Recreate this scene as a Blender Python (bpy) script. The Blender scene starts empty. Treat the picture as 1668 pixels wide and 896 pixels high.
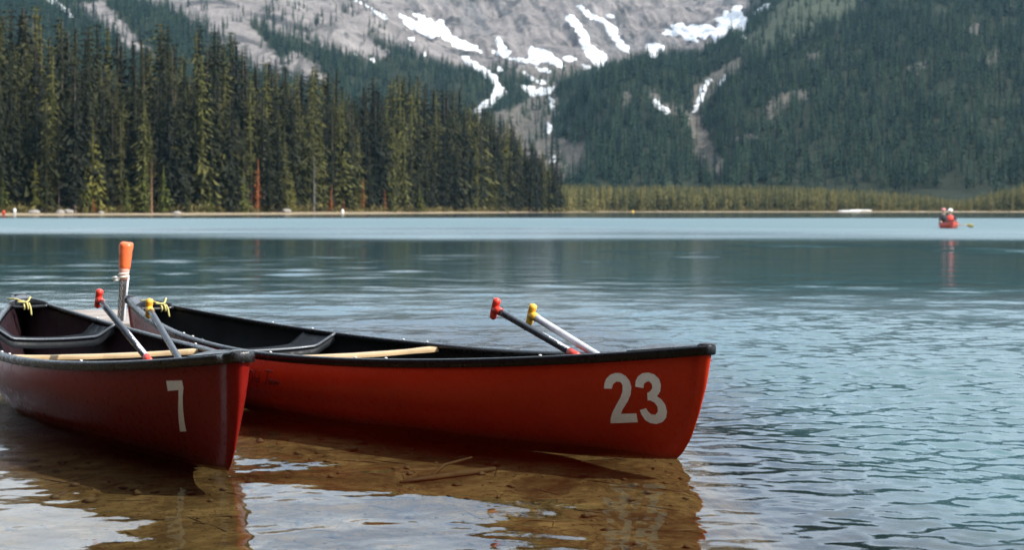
import bpy, bmesh, math, random
import numpy as np
from mathutils import Vector, Matrix
from mathutils.bvhtree import BVHTree

random.seed(7)
RNG = np.random.default_rng(11)
S = bpy.context.scene
C = S.collection
D = bpy.data

# ---------------------------------------------------------------- camera
CAM_H, FPX, HORIZON = 0.973, 2900.0, 342.0          # eye height, focal length and horizon row of the 1668 px photo
cam_d = D.cameras.new('camera')
cam = D.objects.new('camera', cam_d)
C.objects.link(cam)
cam.location = (0, 0, CAM_H)
cam.rotation_euler = (math.radians(90), 0, 0)
cam_d.sensor_width = 36.0
cam_d.lens = 36.0 * FPX / 1668.0
cam_d.shift_y = -(448.0 - HORIZON) / 1668.0
cam_d.clip_start, cam_d.clip_end = 0.05, 20000
cam_d.dof.use_dof = True
cam_d.dof.focus_distance = 7.6
cam_d.dof.aperture_fstop = 6.0
S.camera = cam

# ---------------------------------------------------------------- sky, sun, exposure
SUN_EL, SUN_AZ = math.radians(45), math.radians(114)   # azimuth clockwise from +Y (away from the camera) towards +X
W = D.worlds.new('World')
S.world = W
W.use_nodes = True
wn = W.node_tree
bg = wn.nodes['Background']
sky = wn.nodes.new('ShaderNodeTexSky')
sky.sky_type = 'NISHITA'
sky.sun_disc = False
sky.sun_elevation = SUN_EL
sky.sun_rotation = SUN_AZ
sky.altitude = 1300
sky.air_density = 1.0
sky.dust_density = 1.0
sky.ozone_density = 1.0
# fair weather cloud, spread evenly over the whole sky
_tc = wn.nodes.new('ShaderNodeTexCoord')
_sp = wn.nodes.new('ShaderNodeSeparateXYZ')
wn.links.new(_tc.outputs['Generated'], _sp.inputs[0])
_zz = wn.nodes.new('ShaderNodeMath'); _zz.operation = 'MAXIMUM'; _zz.inputs[1].default_value = 0.0
wn.links.new(_sp.outputs[2], _zz.inputs[0])
_za = wn.nodes.new('ShaderNodeMath'); _za.operation = 'ADD'; _za.inputs[1].default_value = 0.12
wn.links.new(_zz.outputs[0], _za.inputs[0])
_dv = wn.nodes.new('ShaderNodeVectorMath'); _dv.operation = 'DIVIDE'
_cb = wn.nodes.new('ShaderNodeCombineXYZ')
for _k in range(3): wn.links.new(_za.outputs[0], _cb.inputs[_k])
wn.links.new(_tc.outputs['Generated'], _dv.inputs[0]); wn.links.new(_cb.outputs[0], _dv.inputs[1])
_cn = wn.nodes.new('ShaderNodeTexNoise')
_cn.inputs['Scale'].default_value = 0.9; _cn.inputs['Detail'].default_value = 7; _cn.inputs['Roughness'].default_value = 0.58
wn.links.new(_dv.outputs[0], _cn.inputs['Vector'])
_cr = wn.nodes.new('ShaderNodeMapRange'); _cr.interpolation_type = 'SMOOTHSTEP'
for _k, _x in zip((1, 2, 3, 4), (0.35, 0.61, 0.20, 0.97)): _cr.inputs[_k].default_value = _x
wn.links.new(_cn.outputs[0], _cr.inputs[0])
_cm = wn.nodes.new('ShaderNodeMix'); _cm.data_type = 'RGBA'
wn.links.new(_cr.outputs[0], _cm.inputs[0]); wn.links.new(sky.outputs[0], _cm.inputs[6])
_cm.inputs[7].default_value = (7.2, 8.0, 8.8, 1)
wn.links.new(_cm.outputs[2], bg.inputs[0])
bg.inputs[1].default_value = 0.15
sl = D.lights.new('sun', 'SUN')
sun = D.objects.new('sun', sl)
C.objects.link(sun)
sl.energy = 4.8
sl.angle = math.radians(0.53)
sl.color = (1.0, 0.95, 0.87)
sdir = Vector((math.cos(SUN_EL) * math.sin(SUN_AZ), math.cos(SUN_EL) * math.cos(SUN_AZ), math.sin(SUN_EL)))
sun.rotation_euler = sdir.to_track_quat('Z', 'Y').to_euler()
sun.location = (30, 0, 40)
S.view_settings.view_transform = 'Standard'
S.view_settings.look = 'None'
S.view_settings.exposure = 0.6
S.view_settings.gamma = 1.0
S.view_settings.use_curve_mapping = False
S.render.engine = 'CYCLES'
S.cycles.use_denoising = True
try:
    S.cycles.denoiser = 'OPENIMAGEDENOISE'
except Exception:
    pass
S.cycles.max_bounces = 8
S.cycles.diffuse_bounces = 3
S.cycles.glossy_bounces = 3
S.cycles.transparent_max_bounces = 8
S.cycles.volume_bounces = 0
S.cycles.caustics_reflective = False
S.cycles.caustics_refractive = False
S.cycles.sample_clamp_indirect = 6.0


def at(px, py, y):
    """world point at distance y seen at photo pixel (px, py)"""
    return Vector(((px - 834.0) / FPX * y, y, CAM_H - (py - HORIZON) / FPX * y))


# ---------------------------------------------------------------- helpers
def link(o, parent=None):
    C.objects.link(o)
    if parent is not None:
        o.parent = parent
    return o


def tag(o, label=None, cat=None, group=None, kind=None):
    if label: o['label'] = label
    if cat: o['category'] = cat
    if group: o['group'] = group
    if kind: o['kind'] = kind
    return o


def empty(name, loc=(0, 0, 0), rz=0.0):
    o = D.objects.new(name, None)
    o.empty_display_size = 0.1
    o.location = loc
    o.rotation_euler = (0, 0, rz)
    C.objects.link(o)
    return o


def mesh_np(name, V, F, mat=None, smooth=False, mats=None, mi=None):
    """V (n,3); F (m,3) or (m,4) int array"""
    V = np.asarray(V, np.float32)
    F = np.asarray(F, np.int32)
    me = D.meshes.new(name)
    me.vertices.add(len(V))
    me.vertices.foreach_set('co', V.ravel())
    k = F.shape[1]
    me.loops.add(F.size)
    me.loops.foreach_set('vertex_index', F.ravel())
    me.polygons.add(len(F))
    me.polygons.foreach_set('loop_start', np.arange(0, F.size, k, dtype=np.int32))
    me.polygons.foreach_set('loop_total', np.full(len(F), k, np.int32))
    for m in (mats or ([mat] if mat else [])):
        me.materials.append(m)
    if mi is not None:
        me.polygons.foreach_set('material_index', np.asarray(mi, np.int32))
    if smooth:
        me.polygons.foreach_set('use_smooth', np.ones(len(F), bool))
    me.update(calc_edges=True)
    return me


def obj(name, me, parent=None):
    return link(D.objects.new(name, me), parent)


def bm_obj(name, bm, mat, parent=None, smooth=True, recalc=True):
    if recalc:
        bmesh.ops.recalc_face_normals(bm, faces=bm.faces[:])
    me = D.meshes.new(name)
    bm.to_mesh(me)
    bm.free()
    me.materials.append(mat)
    if smooth:
        for p in me.polygons: p.use_smooth = True
    return obj(name, me, parent)


def attr(me, name, vals):
    a = me.attributes.new(name, 'FLOAT', 'POINT')
    a.data.foreach_set('value', np.asarray(vals, np.float32))


def grid_faces(nr, nc, wrap=False):
    i = np.arange(nr - 1)[:, None]
    j = np.arange(nc if wrap else nc - 1)[None, :]
    j2 = (j + 1) % nc
    a = i * nc + j
    b = i * nc + j2
    c = (i + 1) * nc + j2
    d = (i + 1) * nc + j
    return np.stack([a, b, c, d], -1).reshape(-1, 4)


def tube_bm(bm, pts, radii, n=10, caps=True, flat=1.0, up=None):
    """a round (or flattened) tube along pts"""
    pts = [Vector(p) for p in pts]
    rings = []
    prev = None
    for i, p in enumerate(pts):
        t = (pts[min(i + 1, len(pts) - 1)] - pts[max(i - 1, 0)]).normalized()
        if prev is None:
            u = Vector(up) if up is not None else (Vector((0, 0, 1)) if abs(t.z) < 0.9 else Vector((1, 0, 0)))
        else:
            u = prev
        u = (u - t * u.dot(t)).normalized()
        prev = u
        w = t.cross(u)
        r = radii[i] if hasattr(radii, '__len__') else radii
        rings.append([bm.verts.new(p + u * (math.cos(2 * math.pi * k / n) * r * flat) + w * (math.sin(2 * math.pi * k / n) * r)) for k in range(n)])
    for a, b in zip(rings[:-1], rings[1:]):
        for k in range(n):
            bm.faces.new((a[k], a[(k + 1) % n], b[(k + 1) % n], b[k]))
    if caps:
        bm.faces.new(rings[0][::-1])
        bm.faces.new(rings[-1])
    return rings


def box_bm(bm, lo, hi, M=None):
    vs = [bm.verts.new(Vector((x, y, z)) if M is None else M @ Vector((x, y, z))) for x in (lo[0], hi[0]) for y in (lo[1], hi[1]) for z in (lo[2], hi[2])]
    for f in ((0, 1, 3, 2), (4, 6, 7, 5), (0, 4, 5, 1), (2, 3, 7, 6), (0, 2, 6, 4), (1, 5, 7, 3)):
        bm.faces.new([vs[i] for i in f])
    return vs


# ---------------------------------------------------------------- materials
def new_mat(name):
    m = D.materials.new(name)
    m.use_nodes = True
    nt = m.node_tree
    return m, nt, nt.nodes['Principled BSDF']


def nd(nt, typ, **kw):
    n = nt.nodes.new(typ)
    for k, v in kw.items():
        setattr(n, k, v)
    return n


def noise(nt, scale, detail=4, rough=0.55, vec=None, dist=0.0):
    n = nd(nt, 'ShaderNodeTexNoise')
    n.inputs['Scale'].default_value = scale
    n.inputs['Detail'].default_value = detail
    n.inputs['Roughness'].default_value = rough
    n.inputs['Distortion'].default_value = dist
    if vec is not None: nt.links.new(vec, n.inputs['Vector'])
    return n


def ramp(nt, fac, stops):
    r = nd(nt, 'ShaderNodeValToRGB')
    e = r.color_ramp.elements
    while len(e) < len(stops): e.new(0.5)
    for x, (p, c) in zip(e, stops):
        x.position = p
        x.color = (*c, 1) if len(c) == 3 else c
    nt.links.new(fac, r.inputs[0])
    return r


def mixc(nt, fac, a, b, mode='MIX'):
    m = nd(nt, 'ShaderNodeMix', data_type='RGBA', blend_type=mode)
    for s, v in ((0, fac), (6, a), (7, b)):
        if hasattr(v, 'is_output'): nt.links.new(v, m.inputs[s])
        else: m.inputs[s].default_value = v if s == 0 else ((*v, 1) if len(v) == 3 else v)
    return m.outputs[2]


def math_n(nt, op, a, b=0.0, clamp=False):
    m = nd(nt, 'ShaderNodeMath', operation=op, use_clamp=clamp)
    for s, v in ((0, a), (1, b)):
        if hasattr(v, 'is_output'): nt.links.new(v, m.inputs[s])
        else: m.inputs[s].default_value = v
    return m.outputs[0]


def rng_n(nt, v, a, b, c=0.0, d=1.0, smooth=True):
    m = nd(nt, 'ShaderNodeMapRange')
    m.interpolation_type = 'SMOOTHSTEP' if smooth else 'LINEAR'
    nt.links.new(v, m.inputs[0])
    for s, x in zip((1, 2, 3, 4), (a, b, c, d)): m.inputs[s].default_value = x
    return m.outputs[0]


def bump(nt, bsdf, h, strength, dist):
    b = nd(nt, 'ShaderNodeBump')
    b.inputs['Strength'].default_value = strength
    b.inputs['Distance'].default_value = dist
    nt.links.new(h, b.inputs['Height'])
    nt.links.new(b.outputs[0], bsdf.inputs['Normal'])


def objco(nt):
    return nd(nt, 'ShaderNodeTexCoord').outputs['Object']


def plain(name, col, rough=0.5, var=0.25, scale=30, bmp=0.0, spec=0.5, coat=0.0, dirt=None):
    """paint, plastic, cloth ...: colour with uneven tone and gloss"""
    m, nt, b = new_mat(name)
    v = objco(nt)
    n1 = noise(nt, scale, 6, 0.6, v)
    lo = tuple(c * (1 - var) for c in col)
    hi = tuple(min(1, c * (1 + var)) for c in col)
    c = ramp(nt, n1.outputs[0], [(0.3, lo), (0.7, hi)]).outputs[0]
    if dirt:
        n2 = noise(nt, scale * 3.3, 5, 0.7, v, 0.4)
        c = mixc(nt, rng_n(nt, n2.outputs[0], dirt[1], dirt[1] + 0.1), c, dirt[0])
    nt.links.new(c, b.inputs['Base Color'])
    r = rng_n(nt, noise(nt, scale * 0.7, 4, 0.6, v).outputs[0], 0.3, 0.7, rough * 0.75, min(1, rough * 1.25))
    nt.links.new(r, b.inputs['Roughness'])
    b.inputs['Specular IOR Level'].default_value = spec
    b.inputs['Coat Weight'].default_value = coat
    b.inputs['Coat Roughness'].default_value = 0.12
    if bmp: bump(nt, b, n1.outputs[0], bmp, 0.003)
    return m


def foliage(name, c1, c2, c3):
    """needles: dark to yellow green, different from tree to tree and clump to clump"""
    m, nt, b = new_mat(name)
    oi = nd(nt, 'ShaderNodeObjectInfo')
    c = ramp(nt, oi.outputs['Random'], [(0.0, c1), (0.55, c2), (1.0, c3)]).outputs[0]
    n = noise(nt, 0.9, 3, 0.6, objco(nt))
    c = mixc(nt, 1.0, c, ramp(nt, n.outputs[0], [(0.3, (0.45, 0.5, 0.45)), (0.7, (1.5, 1.42, 1.25))]).outputs[0], 'MULTIPLY')
    nt.links.new(c, b.inputs['Base Color'])
    b.inputs['Roughness'].default_value = 0.75
    b.inputs['Specular IOR Level'].default_value = 0.2
    return m


M_NEEDLE = foliage('spruce_needles', (0.0045, 0.0065, 0.0025), (0.016, 0.018, 0.0055), (0.072, 0.070, 0.018))
M_NEEDLE_LIGHT = foliage('young_needles', (0.075, 0.088, 0.020), (0.095, 0.10, 0.022), (0.115, 0.105, 0.024))
M_NEEDLE_RUST = foliage('rust_needles', (0.20, 0.060, 0.022), (0.24, 0.075, 0.025), (0.20, 0.085, 0.03))
M_NEEDLE_HAZED = foliage('hazed_hill_needles', (0.004, 0.015, 0.013), (0.013, 0.034, 0.027), (0.044, 0.074, 0.046))  # blue of the haze mixed into the needle green
M_NEEDLE_SHORE = foliage('shore_pine_needles', (0.035, 0.045, 0.018), (0.105, 0.100, 0.036), (0.19, 0.155, 0.055))
M_BARK = plain('bark', (0.13, 0.095, 0.07), 0.9, 0.45, 4, 0.4, 0.2)
M_BARK_RED = plain('red_bark', (0.22, 0.12, 0.075), 0.9, 0.4, 4, 0.4, 0.2)
M_DEADWOOD = plain('dead_wood', (0.20, 0.185, 0.175), 0.85, 0.35, 5, 0.3, 0.2)
M_SHRUB = foliage('shrub_leaves', (0.10, 0.085, 0.035), (0.13, 0.11, 0.04), (0.17, 0.13, 0.05))


def hull_paint(name, red, spec=0.18):
    m, nt, b = new_mat(name)
    v = objco(nt)
    n1 = noise(nt, 2.2, 5, 0.6, v)
    c = ramp(nt, n1.outputs[0], [(0.3, tuple(x * 0.86 for x in red)), (0.7, tuple(min(1, x * 1.1) for x in red))]).outputs[0]
    # long scratches that run along the hull, and pale scuffs near the ends and the bottom
    mp = nd(nt, 'ShaderNodeMapping')
    mp.inputs['Scale'].default_value = (2.0, 30.0, 60.0)
    mp.inputs['Rotation'].default_value = (0, 0.04, 0)
    nt.links.new(v, mp.inputs[0])
    n2 = noise(nt, 3.0, 6, 0.65, mp.outputs[0], 0.6)
    scr = rng_n(nt, n2.outputs[0], 0.64, 0.70)
    sep = nd(nt, 'ShaderNodeSeparateXYZ')
    nt.links.new(v, sep.inputs[0])
    low = rng_n(nt, sep.outputs[2], 0.10, 0.0)
    n3 = noise(nt, 38, 6, 0.75, v, 0.5)
    scuff = math_n(nt, 'MULTIPLY', rng_n(nt, n3.outputs[0], 0.60, 0.68), math_n(nt, 'ADD', math_n(nt, 'MULTIPLY', low, 0.55), 0.10))
    c = mixc(nt, math_n(nt, 'MULTIPLY', scr, 0.18), c, (0.55, 0.30, 0.26))
    c = mixc(nt, math_n(nt, 'MULTIPLY', scuff, 0.55), c, tuple(min(1, x * 1.3 + 0.06) for x in red))
    # a film of silt along the waterline
    film = rng_n(nt, sep.outputs[2], 0.035, 0.0)
    c = mixc(nt, math_n(nt, 'MULTIPLY', film, 0.18), c, (0.13, 0.10, 0.07))
    nt.links.new(c, b.inputs['Base Color'])
    r = rng_n(nt, n3.outputs[0], 0.35, 0.7, 0.24, 0.45)
    nt.links.new(r, b.inputs['Roughness'])
    b.inputs['Specular IOR Level'].default_value = spec
    hh = math_n(nt, 'SUBTRACT', noise(nt, 9, 3, 0.5, v).outputs[0], math_n(nt, 'MULTIPLY', scr, 0.25))
    bump(nt, b, hh, 0.035, 0.01)
    return m


M_HULL = hull_paint('red_hull', (0.45, 0.028, 0.008))
M_HULL_SHADED = hull_paint('shaded_red_hull', (0.19, 0.0085, 0.006), 0.07)  # same paint as the other canoe, with shade put into its red
M_LINER = plain('black_liner', (0.009, 0.010, 0.011), 0.5, 0.3, 12, 0.1, 0.25)
M_LINER_PLUM = plain('plum_liner', (0.020, 0.009, 0.012), 0.5, 0.3, 12, 0.1, 0.25)
M_VINYL = plain('black_vinyl', (0.008, 0.0085, 0.010), 0.30, 0.3, 40, 0.12, 0.28, 0.0, ((0.06, 0.06, 0.065), 0.69))
M_SEAT = plain('seat_plastic', (0.010, 0.012, 0.015), 0.55, 0.3, 30, 0.15, 0.18)
M_BOLT = plain('steel_bolt', (0.62, 0.62, 0.62), 0.3, 0.1, 30)
M_ASH = plain('ash_wood', (0.50, 0.35, 0.195), 0.5, 0.16, 9, 0.05, 0.4)
M_NUMBER = plain('white_number_vinyl', (0.78, 0.75, 0.70), 0.5, 0.07, 60, 0.0, 0.3, 0.0, ((0.42, 0.38, 0.34), 0.66))
M_LETTER = plain('red_lettering', (0.13, 0.010, 0.008), 0.25, 0.1, 30)
M_ROPE = plain('yellow_rope', (0.50, 0.44, 0.17), 0.8, 0.3, 120, 0.5, 0.2)
M_RED_GRIP = plain('red_grip', (0.62, 0.045, 0.025), 0.38, 0.15, 40)
M_YELLOW_GRIP = plain('yellow_grip', (0.78, 0.44, 0.05), 0.4, 0.12, 40)
M_SHAFT = plain('black_shaft', (0.022, 0.028, 0.036), 0.28, 0.3, 30, 0, 0.6)
M_SHAFT_GREY = plain('bare_metal_shaft', (0.50, 0.50, 0.54), 0.42, 0.2, 30, 0, 0.5)
M_BLADE = plain('paddle_blade', (0.03, 0.03, 0.032), 0.45, 0.2, 20)
M_ORANGE = plain('orange_tape', (0.80, 0.155, 0.045), 0.45, 0.22, 22, 0.35, 0.5, 0.0, ((0.72, 0.50, 0.42), 0.63))
M_TAPE_END = plain('pale_pink_tape', (0.66, 0.34, 0.27), 0.5, 0.25, 40, 0.3)
M_CHAIN = plain('dark_pole', (0.022, 0.018, 0.018), 0.5, 0.4, 60, 0.3)
M_STRING = plain('white_string', (0.75, 0.72, 0.66), 0.8, 0.15, 60)
M_PLANK = plain('weathered_plank', (0.30, 0.262, 0.235), 0.85, 0.25, 8, 0.3, 0.2, 0.0, ((0.30, 0.22, 0.18), 0.62))
M_STONE = plain('grey_stone', (0.25, 0.225, 0.20), 0.9, 0.3, 3, 0.5, 0.2)
M_WHITE = plain('white_paint', (0.75, 0.74, 0.72), 0.5, 0.1, 10)

# ---------------------------------------------------------------- terrain
# ground profiles: photo column -> (distance, row) pairs; rows are the ground, not the tree tops
PROF = {
    -900: [(235, 353), (260, 346), (330, 330), (600, 200), (1200, -20), (1700, -220), (2400, -380), (3200, -420), (4000, -380)],
    -300: [(280, 352), (305, 345), (380, 330), (650, 240), (1200, 20), (1600, -110), (2300, -300), (3100, -370), (4000, -330)],
    0: [(313, 351.2), (338, 345), (420, 331), (700, 255), (1200, 75), (1550, -30), (2200, -240), (3000, -330), (4000, -300)],
    300: [(350, 350.2), (378, 344.5), (470, 332), (800, 258), (1200, 135), (1600, 5), (2300, -210), (3000, -330), (4000, -300)],
    450: [(385, 349.4), (413, 344.2), (520, 333), (850, 268), (1250, 165), (1700, 5), (2300, -170), (3000, -320), (4000, -300)],
    600: [(440, 348.5), (470, 343.8), (580, 334), (900, 290), (1250, 215), (1500, 125), (1760, 38), (1850, 40), (2150, -20), (2600, -150), (3200, -320), (4000, -300)],
    700: [(500, 347.8), (530, 343.6), (640, 335), (950, 295), (1250, 240), (1500, 165), (1680, 92), (1750, 93), (1950, 50), (2200, 0), (2700, -160), (3300, -310), (4000, -290)],
    760: [(545, 347.3), (575, 343.5), (700, 337), (1000, 305), (1250, 250), (1480, 185), (1600, 118), (1680, 117), (1900, 78), (2200, 5), (2800, -160), (3300, -300), (4000, -290)],
    810: [(590, 346.9), (620, 343.4), (760, 338), (1000, 312), (1250, 250), (1450, 195), (1580, 158), (1720, 115), (1900, 82), (2200, 5), (2800, -160), (3300, -300), (4000, -290)],
    860: [(645, 346.5), (675, 343.4), (900, 335), (1100, 290), (1300, 235), (1500, 178), (1700, 122), (1850, 92), (2200, 8), (2800, -155), (3300, -290), (4000, -280)],
    920: [(715, 346.1), (740, 344), (850, 343), (960, 330), (1100, 290), (1300, 215), (1500, 150), (1720, 112), (1880, 90), (2200, 10), (2800, -150), (3300, -290), (4000, -280)],
    990: [(800, 345.8), (812, 344.3), (900, 341.5), (980, 315), (1120, 245), (1270, 170), (1400, 125), (1500, 124), (1700, 110), (1850, 95), (2200, 20), (2800, -140), (3300, -280), (4000, -270)],
    1080: [(806, 345.8), (818, 344.2), (900, 341), (980, 312), (1120, 235), (1270, 155), (1390, 112), (1500, 111), (1720, 98), (1880, 82), (2200, 20), (2800, -140), (3300, -280), (4000, -270)],
    1140: [(806, 345.8), (818, 344.2), (900, 341), (980, 318), (1120, 268), (1250, 200), (1370, 135), (1500, 105), (1720, 82), (1900, 62), (2200, 12), (2800, -140), (3300, -280), (4000, -270)],
    1200: [(806, 345.8), (818, 344.2), (900, 341), (970, 310), (1120, 225), (1280, 140), (1430, 92), (1600, 62), (1850, 44), (2200, 0), (2800, -150), (3300, -270), (4000, -260)],
    1300: [(806, 345.8), (818, 344.2), (890, 341), (960, 312), (1120, 200), (1300, 100), (1500, 15), (1800, -90), (2200, -175), (2900, -260), (4000, -260)],
    1450: [(806, 345.8), (818, 344.2), (870, 341), (940, 312), (1100, 195), (1300, 75), (1500, -15), (1800, -130), (2200, -230), (2900, -300), (4000, -290)],
    1570: [(806, 345.8), (818, 344), (840, 341), (900, 318), (1050, 215), (1250, 85), (1500, -35), (1800, -150), (2200, -250), (2900, -310), (4000, -300)],
    1668: [(800, 345.8), (815, 344), (850, 340), (920, 312), (1080, 200), (1280, 75), (1500, -30), (1800, -150), (2200, -250), (2900, -310), (4000, -300)],
    2100: [(700, 346.2), (720, 344), (800, 330), (1000, 215), (1250, 80), (1500, -30), (1800, -160), (2200, -270), (2900, -340), (4000, -320)],
    2700: [(600, 347), (620, 344), (700, 325), (900, 215), (1250, 60), (1500, -50), (1800, -180), (2200, -290), (2900, -360), (4000, -340)],
}
PKEYS = np.array(sorted(PROF))
NT = 640                                               # rows of the terrain sheet
_tt = np.linspace(0, 1, NT)


def _profile_row(k):
    """resample one profile: its parameter grows with both distance and height"""
    p = np.array(PROF[k], float)
    p[:, 1] = np.where(p[:, 1] < 0, p[:, 1] * 0.22, p[:, 1])
    d, r = p[:, 0], p[:, 1]
    z = CAM_H + (HORIZON - r) / FPX * d
    z[0] = -0.06
    d = np.concatenate([[d[0] - 14], d]); z = np.concatenate([[-1.4], z])
    lg = np.log(np.maximum(d, 1))
    t = (lg - lg[0]) / (lg[-1] - lg[0])
    dd = np.interp(_tt, t, d)
    # smooth the height along the profile
    zz = np.interp(dd, d, z)
    ker = np.hanning(19); ker /= ker.sum()
    zs = np.convolve(np.pad(zz, 9, mode='edge'), ker, 'valid')
    w = np.clip((np.arange(NT) - 21) / 38.0, 0, 1)
    return dd, zz * (1 - w) + zs * w


_rows = [_profile_row(k) for k in PKEYS]
COLS = np.unique(np.concatenate([np.arange(-900, 0, 12), np.arange(0, 1669, 2.6), np.arange(1669, 2701, 12)]))
_PD = np.stack([r[0] for r in _rows]); _PZ = np.stack([r[1] for r in _rows])


def _smooth_interp(cols, keys, P):
    """piecewise cubic (Catmull-Rom, non-uniform) across columns"""
    out = np.zeros((len(cols), P.shape[1]))
    m = np.zeros_like(P)
    m[1:-1] = ((P[2:] - P[:-2]).T / (keys[2:] - keys[:-2])).T
    m[0] = (P[1] - P[0]) / (keys[1] - keys[0]); m[-1] = (P[-1] - P[-2]) / (keys[-1] - keys[-2])
    idx = np.clip(np.searchsorted(keys, cols, 'right') - 1, 0, len(keys) - 2)
    h = (keys[idx + 1] - keys[idx]).astype(float)
    t = ((cols - keys[idx]) / h)[:, None]; h = h[:, None]
    p0, p1, m0, m1 = P[idx], P[idx + 1], m[idx] * h * 0.8, m[idx + 1] * h * 0.8
    return (2*t**3 - 3*t**2 + 1)*p0 + (t**3 - 2*t**2 + t)*m0 + (-2*t**3 + 3*t**2)*p1 + (t**3 - t**2)*m1


_KF = PKEYS.astype(float)
TD = _smooth_interp(COLS, _KF, _PD)                     # (ncol, NT) distance
TZ = _smooth_interp(COLS, _KF, _PZ)
TX = ((COLS - 834.0) / FPX)[:, None] * TD


def vnoise(x, y, seed):
    """smooth value noise, numpy"""
    r = np.random.default_rng(seed).random((256, 256))
    xi = np.floor(x).astype(int); yi = np.floor(y).astype(int)
    fx = x - xi; fy = y - yi
    fx = fx * fx * (3 - 2 * fx); fy = fy * fy * (3 - 2 * fy)
    g = lambda a, b: r[a & 255, b & 255]
    return (g(xi, yi) * (1 - fx) + g(xi + 1, yi) * fx) * (1 - fy) + (g(xi, yi + 1) * (1 - fx) + g(xi + 1, yi + 1) * fx) * fy


def fbm(x, y, seed, octv=5, gain=0.5):
    s = np.zeros_like(x, dtype=float); a = 1.0; n = 0.0
    for o in range(octv):
        s += a * vnoise(x * 2 ** o + 17.3 * o, y * 2 ** o + 5.1 * o, seed + o); n += a; a *= gain
    return s / n


_land = np.clip((_tt * 0 + np.arange(NT)) / 60.0 - 0.25, 0, 1)[None, :]
_far = np.clip((TD - 900) / 1300, 0, 1)
TZ = TZ + _land * ((fbm(TX / 60, TD / 60, 3) - 0.5) * (4 + 26 * _far) + (np.abs(fbm(TX / 110 + TD / 400, TD / 330, 9, 4) - 0.5) * -46 + 5) * _far
    + np.clip((TD - 1650) / 200, 0, 1) * ((np.abs(fbm(TX / 42 + TD / 260, TD / 420, 15, 5, 0.6) - 0.5) * -46 + 5) + (fbm(TX / 13, TD / 170, 19, 4) - 0.5) * 4))
# the photo pixel at which each terrain vertex shows
PX = np.repeat(COLS[:, None], NT, 1)
PY = HORIZON - (TZ - CAM_H) / TD * FPX


def in_poly(px, py, poly):
    poly = np.asarray(poly, float)
    ins = np.zeros(px.shape, bool)
    x0, y0 = poly[-1]
    for x1, y1 in poly:
        c = ((y1 > py) != (y0 > py)) & (px < (x0 - x1) * (py - y1) / (y0 - y1 + 1e-9) + x1)
        ins ^= c
        x0, y0 = x1, y1
    return ins


def poly_sd(px, py, poly):
    """signed distance in photo pixels, positive inside"""
    poly = np.asarray(poly, float)
    b0 = poly.min(0) - 14; b1 = poly.max(0) + 14
    out = np.full(px.shape, -14.0)
    sel = (px > b0[0]) & (px < b1[0]) & (py > b0[1]) & (py < b1[1])
    if not sel.any(): return out
    x, y = px[sel], py[sel]
    dm = np.full(x.shape, 1e9)
    for (ax, ay), (bx, by) in zip(poly, np.roll(poly, -1, 0)):
        ex, ey = bx - ax, by - ay
        t = np.clip(((x - ax) * ex + (y - ay) * ey) / (ex * ex + ey * ey + 1e-9), 0, 1)
        dm = np.minimum(dm, np.hypot(x - ax - t * ex, y - ay - t * ey))
    ins = in_poly(x, y, poly)
    out[sel] = np.where(ins, dm, -dm)
    return out


def Z2(*p): return [(440 + x / 2.488, y / 2.488) for x, y in p]
def Z3(*p): return [(860 + x / 2.489, y / 2.489) for x, y in p]
def Z4(*p): return [(1200 + x / 2.489, y / 2.489) for x, y in p]


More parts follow.
